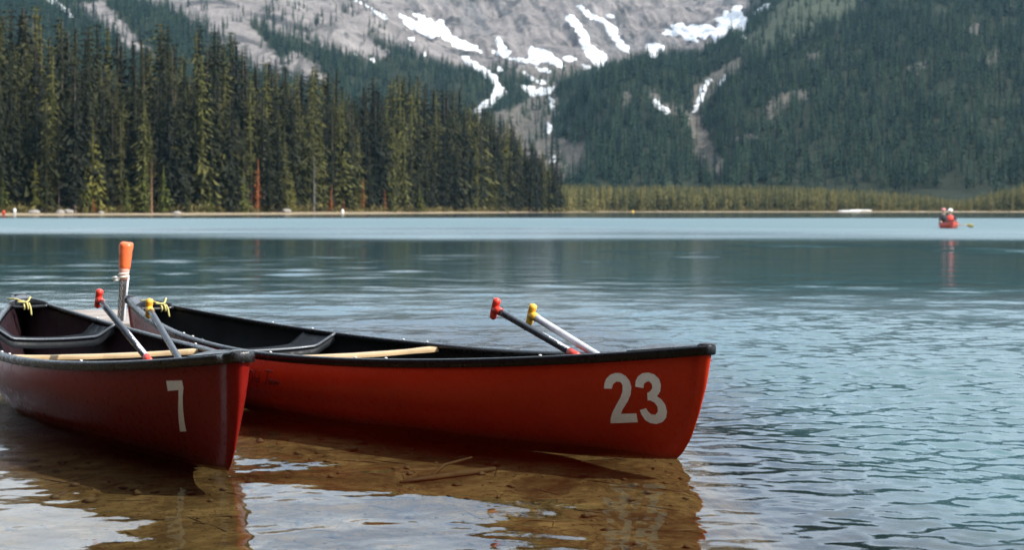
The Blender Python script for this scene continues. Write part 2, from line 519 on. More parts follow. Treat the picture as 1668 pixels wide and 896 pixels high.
SNOW = [
    Z2((525, 60), (560, 66), (615, 92), (575, 55), (600, 50), (665, 88), (690, 70), (714, 100), (740, 140), (830, 185), (880, 205), (860, 214), (760, 192), (720, 168), (690, 142), (650, 152), (600, 132), (545, 95)),
    Z2((900, 150), (930, 147), (960, 190), (992, 215), (960, 218), (920, 185)),
    Z2((1040, 208), (1060, 192), (1110, 193), (1150, 220), (1200, 265), (1180, 274), (1120, 252), (1050, 236)),
    Z2((870, 203), (930, 203), (1000, 233), (1095, 250), (1085, 260), (990, 244), (900, 217)),
    Z2((780, 230), (800, 230), (880, 273), (917, 303), (932, 340), (957, 360), (952, 387), (905, 422), (855, 452), (862, 490), (858, 548), (846, 545), (843, 495), (820, 482), (812, 445), (838, 430), (875, 410), (902, 385), (908, 350), (888, 322), (838, 282), (790, 250)),
    Z2((1000, 338), (1040, 348), (1090, 358), (1150, 352), (1147, 377), (1060, 390), (1040, 372)),
    Z2((1025, 293), (1050, 298), (1080, 323), (1122, 328), (1112, 342), (1060, 327), (1030, 310)),
    Z2((1134, 395), (1147, 398), (1152, 440), (1180, 460), (1165, 482), (1138, 477), (1148, 455), (1133, 430)),
    Z2((1116, 495), (1137, 495), (1140, 542), (1118, 542)),
    Z2((1128, 635), (1155, 630), (1162, 657), (1133, 657)),
    Z2((385, 12), (430, 38), (475, 70), (472, 84), (430, 58), (392, 32)),
    Z2((340, 0), (375, 0), (370, 14)), Z2((558, 150), (580, 150), (578, 166), (560, 166)), Z2((338, 208), (356, 214), (352, 230), (340, 226)),
    Z2((613, 206), (630, 208), (628, 222), (614, 220)), Z2((560, 178), (578, 176), (576, 190), (562, 190)), Z2((1080, 273), (1110, 274), (1142, 286), (1136, 294), (1090, 288)), Z2((912, 270), (935, 268), (948, 282), (925, 288)), Z2((410, 228), (424, 228), (420, 250), (411, 248)),
    Z2((1188, 228), (1215, 222), (1240, 228), (1238, 248), (1200, 244)),
    Z3((148, 60), (178, 58), (218, 95), (232, 130), (257, 167), (213, 152), (188, 117), (153, 82)),
    Z3((208, 160), (242, 163), (302, 208), (327, 240), (322, 267), (283, 280), (262, 257), (228, 215)),
    Z3((193, 24), (217, 23), (282, 63), (322, 83), (358, 108), (373, 150), (415, 195), (408, 217), (373, 197), (343, 157), (322, 132), (307, 97), (250, 67)),
    Z3((478, 175), (522, 168), (553, 190), (547, 212), (522, 227), (517, 252), (498, 227), (483, 202)),
    Z3((545, 132), (560, 120), (590, 122), (575, 100), (625, 88), (650, 110), (665, 95), (690, 105), (720, 93), (760, 107), (782, 90), (758, 75), (790, 65), (798, 33), (820, 50), (832, 22), (872, 24), (862, 55), (892, 70), (892, 100), (872, 130), (882, 157), (850, 140), (838, 152), (820, 120), (800, 150), (780, 182), (750, 165), (740, 140), (720, 162), (690, 145), (680, 150), (692, 172), (640, 160), (620, 140), (600, 148), (560, 142)),
    Z3((915, 55), (950, 18), (998, 2), (1002, 15), (960, 47), (923, 67)),
    Z3((498, 405), (515, 398), (575, 450), (560, 460), (520, 430)),
    Z3((728, 310), (747, 313), (722, 370), (706, 410), (684, 442), (664, 465), (657, 490), (650, 465), (670, 443), (688, 400), (698, 360)),
    Z3((796, 298), (813, 300), (786, 347), (773, 345)), Z3((148, 225), (200, 228), (203, 246), (150, 242)), Z3((320, 60), (352, 58), (348, 72), (326, 72)),
    Z3((220, 262), (245, 258), (252, 275), (228, 278)),
    [(78, 0), (92, 0), (112, 14), (122, 26), (115, 30), (98, 16)],
]
SCREE_GULLY = [
    Z3((648, 500), (660, 420), (665, 360), (720, 310), (790, 275), (880, 205), (945, 190), (900, 240), (830, 300), (770, 360), (715, 420), (700, 480), (735, 560), (770, 630), (830, 712), (755, 708), (690, 670), (675, 580)),
    Z3((0, 215), (150, 240), (300, 280), (220, 300), (120, 340), (95, 400), (90, 470), (100, 560), (230, 585), (240, 640), (130, 660), (60, 600), (-120, 560), (-60, 470), (30, 360), (-20, 300), (-150, 210)),
    [(800, 185), (850, 170), (905, 160), (898, 235), (950, 232), (962, 262), (938, 288), (900, 304), (840, 304), (790, 262)],
    Z3((370, 380), (410, 370), (440, 420), (420, 440), (390, 430)),
    Z3((500, 370), (560, 420), (620, 430), (660, 470), (600, 470), (530, 430), (490, 395)),
    Z4((105, 440), (160, 388), (260, 355), (298, 372), (290, 400), (230, 412), (190, 455), (130, 480)),
    Z4((-20, 562), (60, 542), (105, 550), (20, 574)), Z4((285, 215), (335, 212), (340, 235), (295, 245)), Z4((695, 275), (785, 225), (790, 245), (720, 300)),
    Z4((920, 110), (980, 95), (990, 130), (930, 140)), Z4((1000, 240), (1060, 190), (1070, 230), (1020, 275)),
]
SCREE_LEFT = [
    [(255, 0), (330, -8), (640, 0), (600, 45), (560, 28), (500, 20), (470, 60), (430, 45), (400, 30), (440, 80), (480, 110), (430, 120), (370, 75), (330, 45)],
    [(120, 5), (170, 0), (230, 70), (270, 110), (215, 80), (160, 45)],
    [(470, 55), (520, 40), (600, 62), (640, 85), (620, 95), (540, 80)],
    [(440, 100), (480, 85), (520, 110), (540, 140), (480, 130)],
    [(610, 40), (690, 70), (660, 78), (620, 62)],
]
MEADOW = [[(1205, 85), (1225, 55), (1275, -5), (1420, -5), (1360, 35), (1290, 62), (1250, 90)]]
jit = (fbm(PX / 9, PY / 5, 71, 4, 0.65) - 0.5) * 15
snow_sd = np.full(PX.shape, -14.0)
vis = (PY > -30) & (PY < 344) & (TD > 760)
for poly in SNOW: snow_sd = np.maximum(snow_sd, poly_sd(PX, PY, poly))
snow_sd = np.where(vis, snow_sd + np.clip(jit * 0.8, -3.2, 3.2), -14.0)
# snow higher up, out of the frame, lies in streaks
hi = np.clip((-PY - 15) / 60, 0, 1) * ((fbm(PX / 40 + PY / 55, PY / 26, 33, 5) - 0.56 + 0.16 * np.clip((-PY - 40) / 120, 0, 1)) * 60)
snow_sd = np.maximum(snow_sd, np.where((PY < -12) & (PX < 1300) & (TD > 1900), hi, -14.0))
gully = np.full(PX.shape, -14.0)
for poly in SCREE_GULLY: gully = np.maximum(gully, poly_sd(PX, PY, poly))
left = np.full(PX.shape, -14.0)
for poly in SCREE_LEFT: left = np.maximum(left, poly_sd(PX, PY, poly))
mead = poly_sd(PX, PY, MEADOW[0])
upper = np.clip((TD - 1690 - 60 * (fbm(PX / 50, PY / 50, 5) - 0.5)) / 60, 0, 1)             # bare rock face
upper = upper * np.clip((1245 + 0.85 * (-PY) * 1.0 - PX) / 25, 0, 1)                          # ends at the forested right hand slope
upper = np.where(PX < 600, np.clip((TD - 1560) / 60, 0, 1) * np.clip((-PY + 150) / 90, 0, 1), upper)
rock_m = np.clip(np.maximum.reduce([upper, np.clip((gully + jit) / 4 + 0.5, 0, 1), np.clip((left + jit * 1.4) / 5 + 0.5, 0, 1)]), 0, 1)
rock_m = np.where(TD < 760, 0, rock_m)
mead_m = np.clip((mead + jit) / 6 + 0.5, 0, 1)
gully_m = np.clip((gully + jit) / 4 + 0.5, 0, 1) * (1 - upper)

nc = len(COLS)
TV = np.stack([TX, TD, TZ], -1).reshape(-1, 3)
TF = grid_faces(nc, NT)[:, ::-1]
ter_me = mesh_np('mountainside', TV, TF, None, True)
attr(ter_me, 'rock', rock_m.ravel())
RIBS = [Z2((790, 0), (820, 0), (850, 30), (890, 100), (900, 150), (870, 140), (820, 120), (775, 80), (780, 30)), Z2((690, 0), (725, 0), (715, 30), (700, 40)), Z2((915, 15), (950, 30), (970, 55), (930, 45)), Z2((1010, 80), (1040, 120), (1060, 170), (1030, 150)),
        Z3((215, 60), (250, 75), (305, 105), (330, 150), (375, 205), (350, 225), (310, 190), (260, 150), (235, 110)), Z3((190, 0), (240, 0), (230, 25), (195, 20)), Z3((380, 130), (460, 190), (470, 215), (420, 215)), Z3((490, 120), (560, 145), (620, 175), (600, 195), (540, 185), (500, 165)), Z3((760, 0), (850, 0), (830, 20), (790, 25))]
rib = np.full(PX.shape, -14.0)
for poly in RIBS: rib = np.maximum(rib, poly_sd(PX, PY, poly))
attr(ter_me, 'rib', (np.clip((rib + jit * 1.3) / 7 + 0.5, 0, 1) * vis).ravel())
attr(ter_me, 'meadow', mead_m.ravel())
attr(ter_me, 'gully', gully_m.ravel())


def terrain_mat():
    m, nt, b = new_mat('mountain_ground')
    geo = nd(nt, 'ShaderNodeNewGeometry')
    pos = geo.outputs['Position']
    A = lambda n: nd(nt, 'ShaderNodeAttribute', attribute_name=n).outputs['Fac']
    # forest floor
    n1 = noise(nt, 0.12, 6, 0.6, pos)
    floor = ramp(nt, n1.outputs[0], [(0.3, (0.018, 0.027, 0.018)), (0.7, (0.042, 0.048, 0.030))]).outputs[0]
    # rock: grey mauve with streaks down the slope and darker ribs
    n2 = noise(nt, 0.03, 8, 0.62, pos, 0.3)
    mp = nd(nt, 'ShaderNodeMapping')
    mp.inputs['Rotation'].default_value = (0, 0, 0.35)
    mp.inputs['Scale'].default_value = (0.06, 0.006, 0.008)
    nt.links.new(pos, mp.inputs[0])
    n3 = noise(nt, 1.0, 8, 0.68, mp.outputs[0], 0.9)
    rock = ramp(nt, n2.outputs[0], [(0.3, (0.14, 0.129, 0.126)), (0.52, (0.23, 0.210, 0.203)), (0.75, (0.34, 0.312, 0.300))]).outputs[0]
    rock = mixc(nt, rng_n(nt, n3.outputs[0], 0.52, 0.64), rock, (0.10, 0.097, 0.095))
    n6 = noise(nt, 0.012, 6, 0.6, pos, 0.8)
    rock = mixc(nt, rng_n(nt, n6.outputs[0], 0.54, 0.60), rock, (0.085, 0.083, 0.085))
    n4 = noise(nt, 0.35, 6, 0.75, pos)
    rock = mixc(nt, math_n(nt, 'MULTIPLY', A('rib'), 0.8), rock, ramp(nt, n4.outputs[0], [(0.35, (0.09, 0.09, 0.092)), (0.65, (0.26, 0.25, 0.245))]).outputs[0])
    rock = mixc(nt, 1.0, rock, ramp(nt, n4.outputs[0], [(0.3, (0.66, 0.66, 0.66)), (0.7, (1.22, 1.20, 1.18))]).outputs[0], 'MULTIPLY')
    gul = ramp(nt, n4.outputs[0], [(0.32, (0.055, 0.055, 0.042)), (0.5, (0.125, 0.112, 0.092)), (0.68, (0.24, 0.218, 0.198))]).outputs[0]
    rock = mixc(nt, A('gully'), rock, gul)
    mead = ramp(nt, n4.outputs[0], [(0.3, (0.045, 0.06, 0.038)), (0.7, (0.095, 0.105, 0.075))]).outputs[0]
    c = mixc(nt, A('rock'), floor, rock)
    c = mixc(nt, A('meadow'), c, mead)
    # the strip of sand and earth along the shore
    sep = nd(nt, 'ShaderNodeSeparateXYZ')
    nt.links.new(pos, sep.inputs[0])
    n5 = noise(nt, 0.25, 6, 0.7, pos)
    sand = ramp(nt, n5.outputs[0], [(0.3, (0.34, 0.26, 0.17)), (0.7, (0.52, 0.42, 0.29))]).outputs[0]
    hgt = math_n(nt, 'ADD', sep.outputs[2], math_n(nt, 'MULTIPLY', math_n(nt, 'SUBTRACT', n5.outputs[0], 0.5), -5.0))
    c = mixc(nt, rng_n(nt, hgt, 3.0, 1.0), c, sand)
    nt.links.new(c, b.inputs['Base Color'])
    b.inputs['Roughness'].default_value = 0.95
    b.inputs['Specular IOR Level'].default_value = 0.1
    hb = math_n(nt, 'ADD', n4.outputs[0], math_n(nt, 'MULTIPLY', n3.outputs[0], 1.5))
    bump(nt, b, hb, 0.8, 4.0)
    return m


ter_me.materials.append(terrain_mat())
ter = obj('mountainside', ter_me)
tag(ter, 'grey scree mountain and wooded slopes rising behind the lake', kind='structure')

# snow: a thin sheet over the terrain that comes out of it where snow lies
sd = np.clip(snow_sd, -6, 3)
SZ = TZ + sd * 0.30
m4 = sd.reshape(-1)[TF].max(1) > -2.0
used = np.unique(TF[m4])
remap = np.full(nc * NT, -1); remap[used] = np.arange(len(used))
SV = np.stack([TX, TD, SZ], -1).reshape(-1, 3)[used]
msn, nts, bs = new_mat('snow')
pos_s = nd(nts, 'ShaderNodeNewGeometry').outputs['Position']
ns_ = noise(nts, 0.15, 6, 0.65, pos_s)
nts.links.new(ramp(nts, ns_.outputs[0], [(0.3, (0.36, 0.37, 0.38)), (0.62, (0.72, 0.73, 0.74))]).outputs[0], bs.inputs['Base Color'])
bs.inputs['Roughness'].default_value = 0.8
bump(nts, bs, ns_.outputs[0], 0.5, 2.0)
snow_o = obj('snow', mesh_np('snow', SV, remap[TF[m4]], msn, True))
tag(snow_o, 'melting snow patches and a snow chute on the grey mountain', kind='structure')

# ---------------------------------------------------------------- trees
def conifer_np(h, r, levels, per, skirt, seed, droop=0.35, gap=0.12, clump=6, shape=0.85, core=True):
    """needle clumps on drooping branches; returns V, F (triangles)"""
    g = np.random.default_rng(seed)
    V, F = [], []

    def tri(a, b, c):
        n = len(V); V.extend((a, b, c)); F.append((n, n + 1, n + 2))
    lean = g.normal(0, 0.008, 2)
    swell = np.convolve(g.normal(0, 1, levels + 8), np.ones(3) / 3, 'same')[4:4 + levels] * 0.34     # fuller and thinner stretches
    heavy = g.random() * 6.283                          # fuller towards one side
    for i in range(levels):
        u = (i + g.random() * 0.8) / levels
        z = h * (skirt + (1 - skirt) * u)
        rad = r * ((1 - u) ** shape) * max(0.35, 1 + swell[i]) * (0.8 + 0.4 * g.random()) + 0.10
        if u < 0.16: rad *= 0.6 + 2.5 * u
        a0 = g.random() * 6.283
        for k in range(per):
            if g.random() < gap: continue
            a = a0 + 6.283 * (k + g.random() * 0.6) / per
            L = rad * (0.5 + 0.75 * g.random()) * (1 + 0.25 * math.cos(a - heavy))
            ca, sa = math.cos(a), math.sin(a)
            dz = -droop * L * (0.7 + 0.6 * g.random()) + (0.3 * L if u > 0.88 else 0)
            for c in range(clump):
                t0 = (c + 0.1) / clump
                t1 = t0 + 1.6 / clump
                w = (0.24 + 0.30 * (1 - t0)) * (0.28 * L + 0.19) * (0.7 + 0.6 * g.random())
                side = g.choice((-1, 1))
                ox, oy = -sa * side * w, ca * side * w
                p0 = np.array((ca * L * t0, sa * L * t0, z + dz * t0 ** 1.3 + 0.03 * L))
                p1 = np.array((ca * L * t1, sa * L * t1, z + dz * t1 ** 1.3))
                hang = -(0.25 + 0.6 * g.random()) * w * 1.6
                p2 = (p0 + p1) / 2 + np.array((ox * 1.3, oy * 1.3, hang))
                tri(p0, p1, p2)
    if core:                                             # dense inner needles near the stem
        n = 7
        prev = None
        for zi in np.linspace(h * (skirt + 0.02), h * 0.96, 12):
            u = (zi / h - skirt) / (1 - skirt)
            rr = r * 0.17 * (1 - u) ** shape + 0.03
            ring = [(math.cos(6.283 * q / n) * rr * (0.5 + g.random()), math.sin(6.283 * q / n) * rr * (0.5 + g.random()), zi + g.normal(0, 0.25)) for q in range(n)]
            b0 = len(V); V.extend(ring)
            if prev is not None:
                for q in range(n):
                    F.append((prev + q, prev + (q + 1) % n, b0 + q)); F.append((prev + (q + 1) % n, b0 + (q + 1) % n, b0 + q))
            prev = b0
    V = np.array(V, float)
    V[:, 0] += lean[0] * V[:, 2]; V[:, 1] += lean[1] * V[:, 2]
    return V, np.array(F)


def trunk_np(h, r0, seed, top=0.97, n=7, stubs=0):
    g = np.random.default_rng(seed)
    V, F = [], []
    zs = np.linspace(-0.6, h * top, 7)
    for i, z in enumerate(zs):
        rr = r0 * (1 - 0.93 * max(z, 0) / h) * (1.25 if i == 0 else 1)
        for q in range(n): V.append((math.cos(6.283 * q / n) * rr, math.sin(6.283 * q / n) * rr, z))
        if i:
            for q in range(n):
                a, b_ = (i - 1) * n + q, (i - 1) * n + (q + 1) % n
                F.append((a, b_, b_ + n)); F.append((a, b_ + n, a + n))
    for _ in range(stubs):                               # dead bare limbs
        z = h * (0.15 + 0.8 * g.random()); a = 6.283 * g.random()
        L = (0.5 + 1.3 * g.random()) * (1.1 - z / h)
        c, s = math.cos(a), math.sin(a)
        w = 0.07
        o = len(V)
        V += [(0, 0, z + w), (0, 0, z - w), (c * L, s * L, z - 0.25 * L), (-s * w, c * w, z)]
        F += [(o, o + 2, o + 1), (o + 1, o + 2, o + 3), (o + 3, o + 2, o)]
    return np.array(V, float), np.array(F)


def tree_mesh(kind, seed):
    if kind == 'spruce': a = conifer_np(26, 2.75, 46, 8, 0.04, seed, droop=0.5, gap=0.2, clump=5, shape=0.52)
    elif kind == 'slim': a = conifer_np(26, 2.05, 50, 8, 0.03, seed, droop=0.55, gap=0.2, clump=4, shape=0.45)
    elif kind == 'pine': a = conifer_np(26, 2.2, 30, 6, 0.34, seed, droop=0.1, gap=0.3, clump=5, shape=0.5)
    elif kind == 'young': a = conifer_np(13, 2.0, 34, 7, 0.03, seed, gap=0.12, clump=5)
    elif kind == 'rust': a = conifer_np(12, 1.5, 28, 5, 0.12, seed, gap=0.3, clump=4)
    return a


SPRUCE = []
for i in range(6): SPRUCE.append(('spruce_tree', tree_mesh('spruce', 100 + i), M_NEEDLE, 26, 0.26, M_BARK))
for i in range(5): SPRUCE.append(('spruce_tree', tree_mesh('slim', 120 + i), M_NEEDLE, 26, 0.22, M_BARK))
for i in range(3): SPRUCE.append(('pine_tree', tree_mesh('pine', 140 + i), M_NEEDLE, 26, 0.14, M_BARK))
for i in range(3): SPRUCE.append(('spruce_tree', tree_mesh('young', 160 + i), M_NEEDLE_LIGHT, 13, 0.13, M_BARK))
for i in range(2): SPRUCE.append(('spruce_tree', tree_mesh('rust', 170 + i), M_NEEDLE_RUST, 12, 0.1, M_BARK_RED))
TREE_ME = []
for i, (nm, (V, F), mn, h, r0, mb) in enumerate(SPRUCE):
    TREE_ME.append((nm, mesh_np('crown', V, F, mn), mesh_np('trunk', *trunk_np(h, r0, i), mb, True), h))
SNAG_ME = [mesh_np('trunk', *trunk_np(24, 0.17, 900 + i, 1.0, 7, 150), M_DEADWOOD) for i in range(2)]


def ground(px, d):
    """terrain height at photo column px and distance d"""
    i = np.clip(np.searchsorted(COLS, px) - 1, 0, nc - 2)
    t = (px - COLS[i]) / (COLS[i + 1] - COLS[i])
    z0 = np.interp(d, TD[i], TZ[i]); z1 = np.interp(d, TD[i + 1], TZ[i + 1])
    return z0 * (1 - t) + z1 * t


def shore(px):
    return float(np.interp(px, PKEYS, [PROF[k][0][0] for k in PKEYS]))


def place_tree(v, px, d, hgt, label, group, fat=1.0, cat='tree'):
    nm, cm, tm, h0 = TREE_ME[v]
    x = (px - 834) / FPX * d
    e = empty(nm, (x, d, float(ground(px, d)) - 0.15), random.random() * 6.283)
    s = hgt / h0
    e.scale = (s * fat, s * fat, s)
    obj('trunk', tm, e)
    obj('crown', cm, e)
    return tag(e, label, cat, group)


LEFT = 'conifers crowded along the left shore'
# tops of the forest outline in the photo (column, row)
TOPX = np.array([-260, -60, 0, 45, 95, 140, 190, 235, 268, 300, 330, 362, 405, 440, 465, 490, 530, 575, 605, 640, 668, 700, 738, 765, 790, 828, 860, 885, 905, 918])
TOPY = np.array([-40, -10, 12, 2, 10, 24, 40, 42, 24, 40, 30, 40, 66, 90, 98, 92, 100, 118, 124, 106, 112, 130, 122, 158, 160, 174, 222, 230, 242, 252])
ZONES = ((30, 'behind the red and white posts'), (130, 'above the boulder bank'), (225, 'beside the bright yellow green spruce'), (340, 'around the bare reddish trunk'), (455, 'around the tall pale dead tree'),
         (575, 'near the slim whitish dead tree'), (700, 'right of the rust red saplings'), (822, 'where the forest steps down'), (2000, 'on the tip of the point'))


def tree_label(v, px, row):
    look = 'full dark spruce' if v < 6 else 'slim dark spruce' if v < 11 else 'sparse pine' if v < 14 else 'short yellow green spruce' if v < 17 else 'rust brown spruce'
    return '%s %s %s' % (look, ('in the back row', 'in the middle rows', 'in the front row', 'at the foot of the forest')[row], next(t for e_, t in ZONES if px < e_))


pts = []
rt = random.Random(5)
count = 0
# the rearmost of these stand highest and make the outline
px = -70.0
while px < 916:                                       # skyline row
    d0 = shore(px)
    d = d0 + 62 + rt.random() * 30 if px < 820 else d0 + 20 + rt.random() * 18
    if px > 890: d = d0 + 12 + rt.random() * 10
    top = float(np.interp(px, TOPX, TOPY)) + rt.uniform(-6, 46) * (1 if px < 640 else 0.45)
    g = float(ground(px, d))
    hgt = CAM_H + (HORIZON - top) / FPX * d - g
    v = rt.choice((0, 1, 2, 3, 4, 5, 0, 1, 2, 3, 4, 5, 6, 7, 8, 9, 10, 11))
    if px > 800: v = rt.choice((6, 7, 8, 9, 10))
    place_tree(v, px, d, max(hgt, 8), tree_label(v, px, 0), LEFT, rt.uniform(0.95, 1.25))
    count += 1
    px += rt.choice((6, 9, 12, 15, 19)) * rt.uniform(0.8, 1.2) * (1 - 0.2 * (px > 500))
for rank, (step, dd, frac) in enumerate(((10.5, 34, (0.62, 0.98)), (12.5, 17, (0.45, 0.85)))):
    px = -60.0
    while px < 908:
        d0 = shore(px)
        d = d0 + 6 + dd * rt.uniform(0.75, 1.25)
        if px > 860: d = d0 + 6 + 5 * rank + rt.random() * 6
        top = float(np.interp(px, TOPX, TOPY))
        g = float(ground(px, d))
        full = CAM_H + (HORIZON - top) / FPX * d - g
        hgt = full * rt.uniform(*frac)
        v = rt.choice((0, 1, 2, 3, 4, 5, 6, 7, 8, 9, 10, 0, 2, 4, 6, 8, 10, 12, 13))
        place_tree(v, px, d, max(hgt, 6), tree_label(v, px, 1 + rank), LEFT, rt.uniform(0.85, 1.2))
        count += 1
        px += rt.uniform(0.65, 1.35) * step * (1 - 0.2 * (px > 500))
for px in (12, 62, 128, 135, 210, 262, 300, 345, 392, 470, 545, 588, 630, 676, 720, 770, 806):   # small trees at the edge
    d = shore(px) + rt.uniform(18, 26)
    v = rt.choice((14, 15, 16))
    place_tree(v, px + rt.uniform(-8, 8), d, rt.uniform(6, 11), tree_label(v, px, 3), LEFT)
    count += 1
# the ones that stand out
T = place_tree(14, 150, shore(150) + 22, 19, 'bright yellow green spruce halfway up the left part of the forest', LEFT, 0.85)
T = place_tree(14, 236, shore(236) + 19, 12, 'pale green spruce right of a bare red trunk in the left forest', LEFT, 0.9)
T = place_tree(17, 420, shore(420) + 17, 12.5, 'tall rust brown dying spruce below the pale dead tree', LEFT, 0.9)
T = place_tree(17, 540, shore(540) + 17, 7.0, 'short bright rust red spruce in the middle of the left shore', LEFT, 1.1)
T = place_tree(18, 592, shore(592) + 20, 9, 'brownish dying spruce right of the short rust red one', LEFT, 1.0)
T = place_tree(18, 560, shore(560) + 16, 3.4, 'lowest rust red sapling beside the water near the middle of the shore', LEFT, 1.2)
T = place_tree(18, 627, shore(627) + 18, 6.5, 'small rust coloured spruce in the right half of the left shore', LEFT, 1.0)
T = place_tree(17, 152, shore(152) + 16, 3.6, 'little rust coloured sapling on the earth bank at far left', LEFT, 1.3)
for i, (px, off, hh, lab) in enumerate(((430, 36, 25.5, 'tall pale grey dead tree with bare twigs in the left forest'), (252, 36, 23, 'grey dead tree with broken twigs left of the tall pale dead one'),
                                        (512, 14, 15, 'slim whitish dead tree with a split stem by the water'), (247, 15, 11.5, 'bare reddish trunk standing at the edge of the left forest'))):
    d = shore(px) + off
    e = empty('dead_tree', ((px - 834) / FPX * d, d, float(ground(px, d)) - 0.1), i * 1.3)
    s = hh / 24
    e.scale = (s * (1.2 if i < 3 else 1.6), s * (1.2 if i < 3 else 1.6), s)
    me = SNAG_ME[i % 2]
    if i == 3:
        me = mesh_np('trunk', *trunk_np(24, 0.24, 903, 1.0, 7, 12), M_BARK_RED)
    obj('trunk', me, e)
    tag(e, lab, 'dead tree', LEFT)


# masses of trees nobody could count: points that carry small conifers
def scatter(name, pts, scl, sources, label, seed=0):
    me = D.meshes.new(name)
    me.vertices.add(len(pts))
    me.vertices.foreach_set('co', np.asarray(pts, np.float32).ravel())
    g = np.random.default_rng(seed)
    attr(me, 'tree_scale', scl)
    attr(me, 'tree_turn', g.random(len(pts)) * 6.283)
    a = me.attributes.new('tree_kind', 'INT', 'POINT')
    a.data.foreach_set('value', g.integers(0, len(sources), len(pts)).astype(np.int32))
    o = obj(name, me)
    coll = D.collections.new(name + '_sources')        # not linked to the scene: only feeds the scatter
    for i, s in enumerate(sources):
        so = D.objects.new('%s_source_%02d' % (name, i), s)
        coll.objects.link(so)
    nt = D.node_groups.new(name, 'GeometryNodeTree')
    nt.interface.new_socket('Geometry', in_out='INPUT', socket_type='NodeSocketGeometry')
    nt.interface.new_socket('Geometry', in_out='OUTPUT', socket_type='NodeSocketGeometry')
    gi = nt.nodes.new('NodeGroupInput'); go = nt.nodes.new('NodeGroupOutput')
    ci = nt.nodes.new('GeometryNodeCollectionInfo')
    ci.inputs[0].default_value = coll
    ci.inputs['Separate Children'].default_value = True
    iop = nt.nodes.new('GeometryNodeInstanceOnPoints')
    iop.inputs['Pick Instance'].default_value = True

    def named(n, t):
        q = nt.nodes.new('GeometryNodeInputNamedAttribute'); q.data_type = t; q.inputs[0].default_value = n
        return next(s for s in q.outputs if s.enabled)
    nt.links.new(gi.outputs[0], iop.inputs['Points'])
    nt.links.new(ci.outputs[0], iop.inputs['Instance'])
    nt.links.new(named('tree_kind', 'INT'), iop.inputs['Instance Index'])
    nt.links.new(named('tree_scale', 'FLOAT'), iop.inputs['Scale'])
    cx = nt.nodes.new('ShaderNodeCombineXYZ')
    nt.links.new(named('tree_turn', 'FLOAT'), cx.inputs[2])
    nt.links.new(cx.outputs[0], iop.inputs['Rotation'])
    nt.links.new(iop.outputs[0], go.inputs[0])
    md = o.modifiers.new('scatter', 'NODES')
    md.node_group = nt
    tag(o, label, kind='stuff')
    return o


def small_conifer(mat, seed, h=12.0, r=1.7, levels=15, per=6, shape=0.8, skirt=0.06):
    V, F = conifer_np(h, r, levels, per, skirt, seed, gap=0.1, clump=2, shape=shape)
    return mesh_np('conifer', V, F, mat)


HILL = [small_conifer(M_NEEDLE_HAZED, 300 + i, 12, (1.9, 1.5, 1.7, 1.4)[i % 4]) for i in range(6)]
SHORE = [small_conifer(M_NEEDLE_SHORE, 330 + i, 12, (1.5, 1.2, 1.35, 1.6)[i % 4], 16, 6, 0.65) for i in range(6)]

# candidate points on the terrain, kept by what grows there
g = np.random.default_rng(21)


def sample_terrain(n, dmin, dmax, c0, c1):
    d = np.sqrt(g.random(n) * (dmax ** 2 - dmin ** 2) + dmin ** 2)
    c = c0 + g.random(n) * (c1 - c0)
    i = np.clip(np.searchsorted(COLS, c) - 1, 0, nc - 2)
    j = np.empty(n, int); z = np.empty(n)
    for k in np.unique(i):
        s = i == k
        z[s] = np.interp(d[s], TD[k], TZ[k])
        j[s] = np.clip(np.searchsorted(TD[k], d[s]), 0, NT - 1)
    return c, d, z, i, j


c, d, z, i, j = sample_terrain(62000, 820, 2300, -250, 1900)
rk = rock_m[i, j]; md_ = mead_m[i, j]; sn = snow_sd[i, j]
clump_n = fbm(c / 30, d / 60, 51, 3)
keep_p = np.clip(1.0 - rk * 1.05, 0, 1) * (1 - 0.8 * md_) * (sn < -1.5)
keep_p *= np.where(clump_n > 0.40, 1, 0.55)
# thin woods straggling up the left hand scree
keep_p = np.where((c < 640) & (rk > 0.4) & (d < 1900) & (fbm(c / 22, d / 140, 57, 3) > 0.5), np.maximum(keep_p, 0.16), keep_p)
keep_p = np.where(gully_m[i, j] > 0.5, np.maximum(keep_p, np.where(c > 1205, 0.40, 0.13)), keep_p)
keep_p *= np.clip((z - 9) / 6, 0, 1)
keep_p = np.where(c < 860, keep_p * (d > np.interp(c, PKEYS, [PROF[k][0][0] for k in PKEYS]) + 230), keep_p)
kp = g.random(len(c)) < keep_p
hill_pts = np.stack([(c - 834) / FPX * d, d, z - 0.3], 1)[kp]
hill_s = (0.62 + 0.62 * g.random(kp.sum())) * np.where(d[kp] > 1500, 0.95, 1.12)
print('hill trees', len(hill_pts))
scatter('hillside_forest', hill_pts, hill_s, HILL, 'green conifer woods with haze blue in their colour covering the slopes above the far shore', 3)

# the flat yellow green wood on the far shore
n = 3600
c = 905 + g.random(n) * (1700 - 905)
dn = np.interp(c, [900, 930, 990, 1560, 1668, 1700], [722, 745, 818, 818, 815, 812])
dx = np.interp(c, [900, 990, 1200, 1450, 1540, 1600, 1700], [860, 905, 905, 880, 846, 850, 870])
d = dn + (dx - dn) * g.random(n) ** 0.8
z = np.array([float(ground(a, b)) for a, b in zip(c, d)])
hs = np.interp(c, [900, 1250, 1450, 1545, 1580, 1640, 1700], [1.0, 1.0, 0.75, 0.45, 0.45, 0.85, 1.0])
scatter('far_shore_wood', np.stack([(c - 834) / FPX * d, d, z - 0.2], 1), hs * (0.6 + 0.5 * g.random(n)), SHORE, 'yellow green conifer wood along the far shore at right', 4)

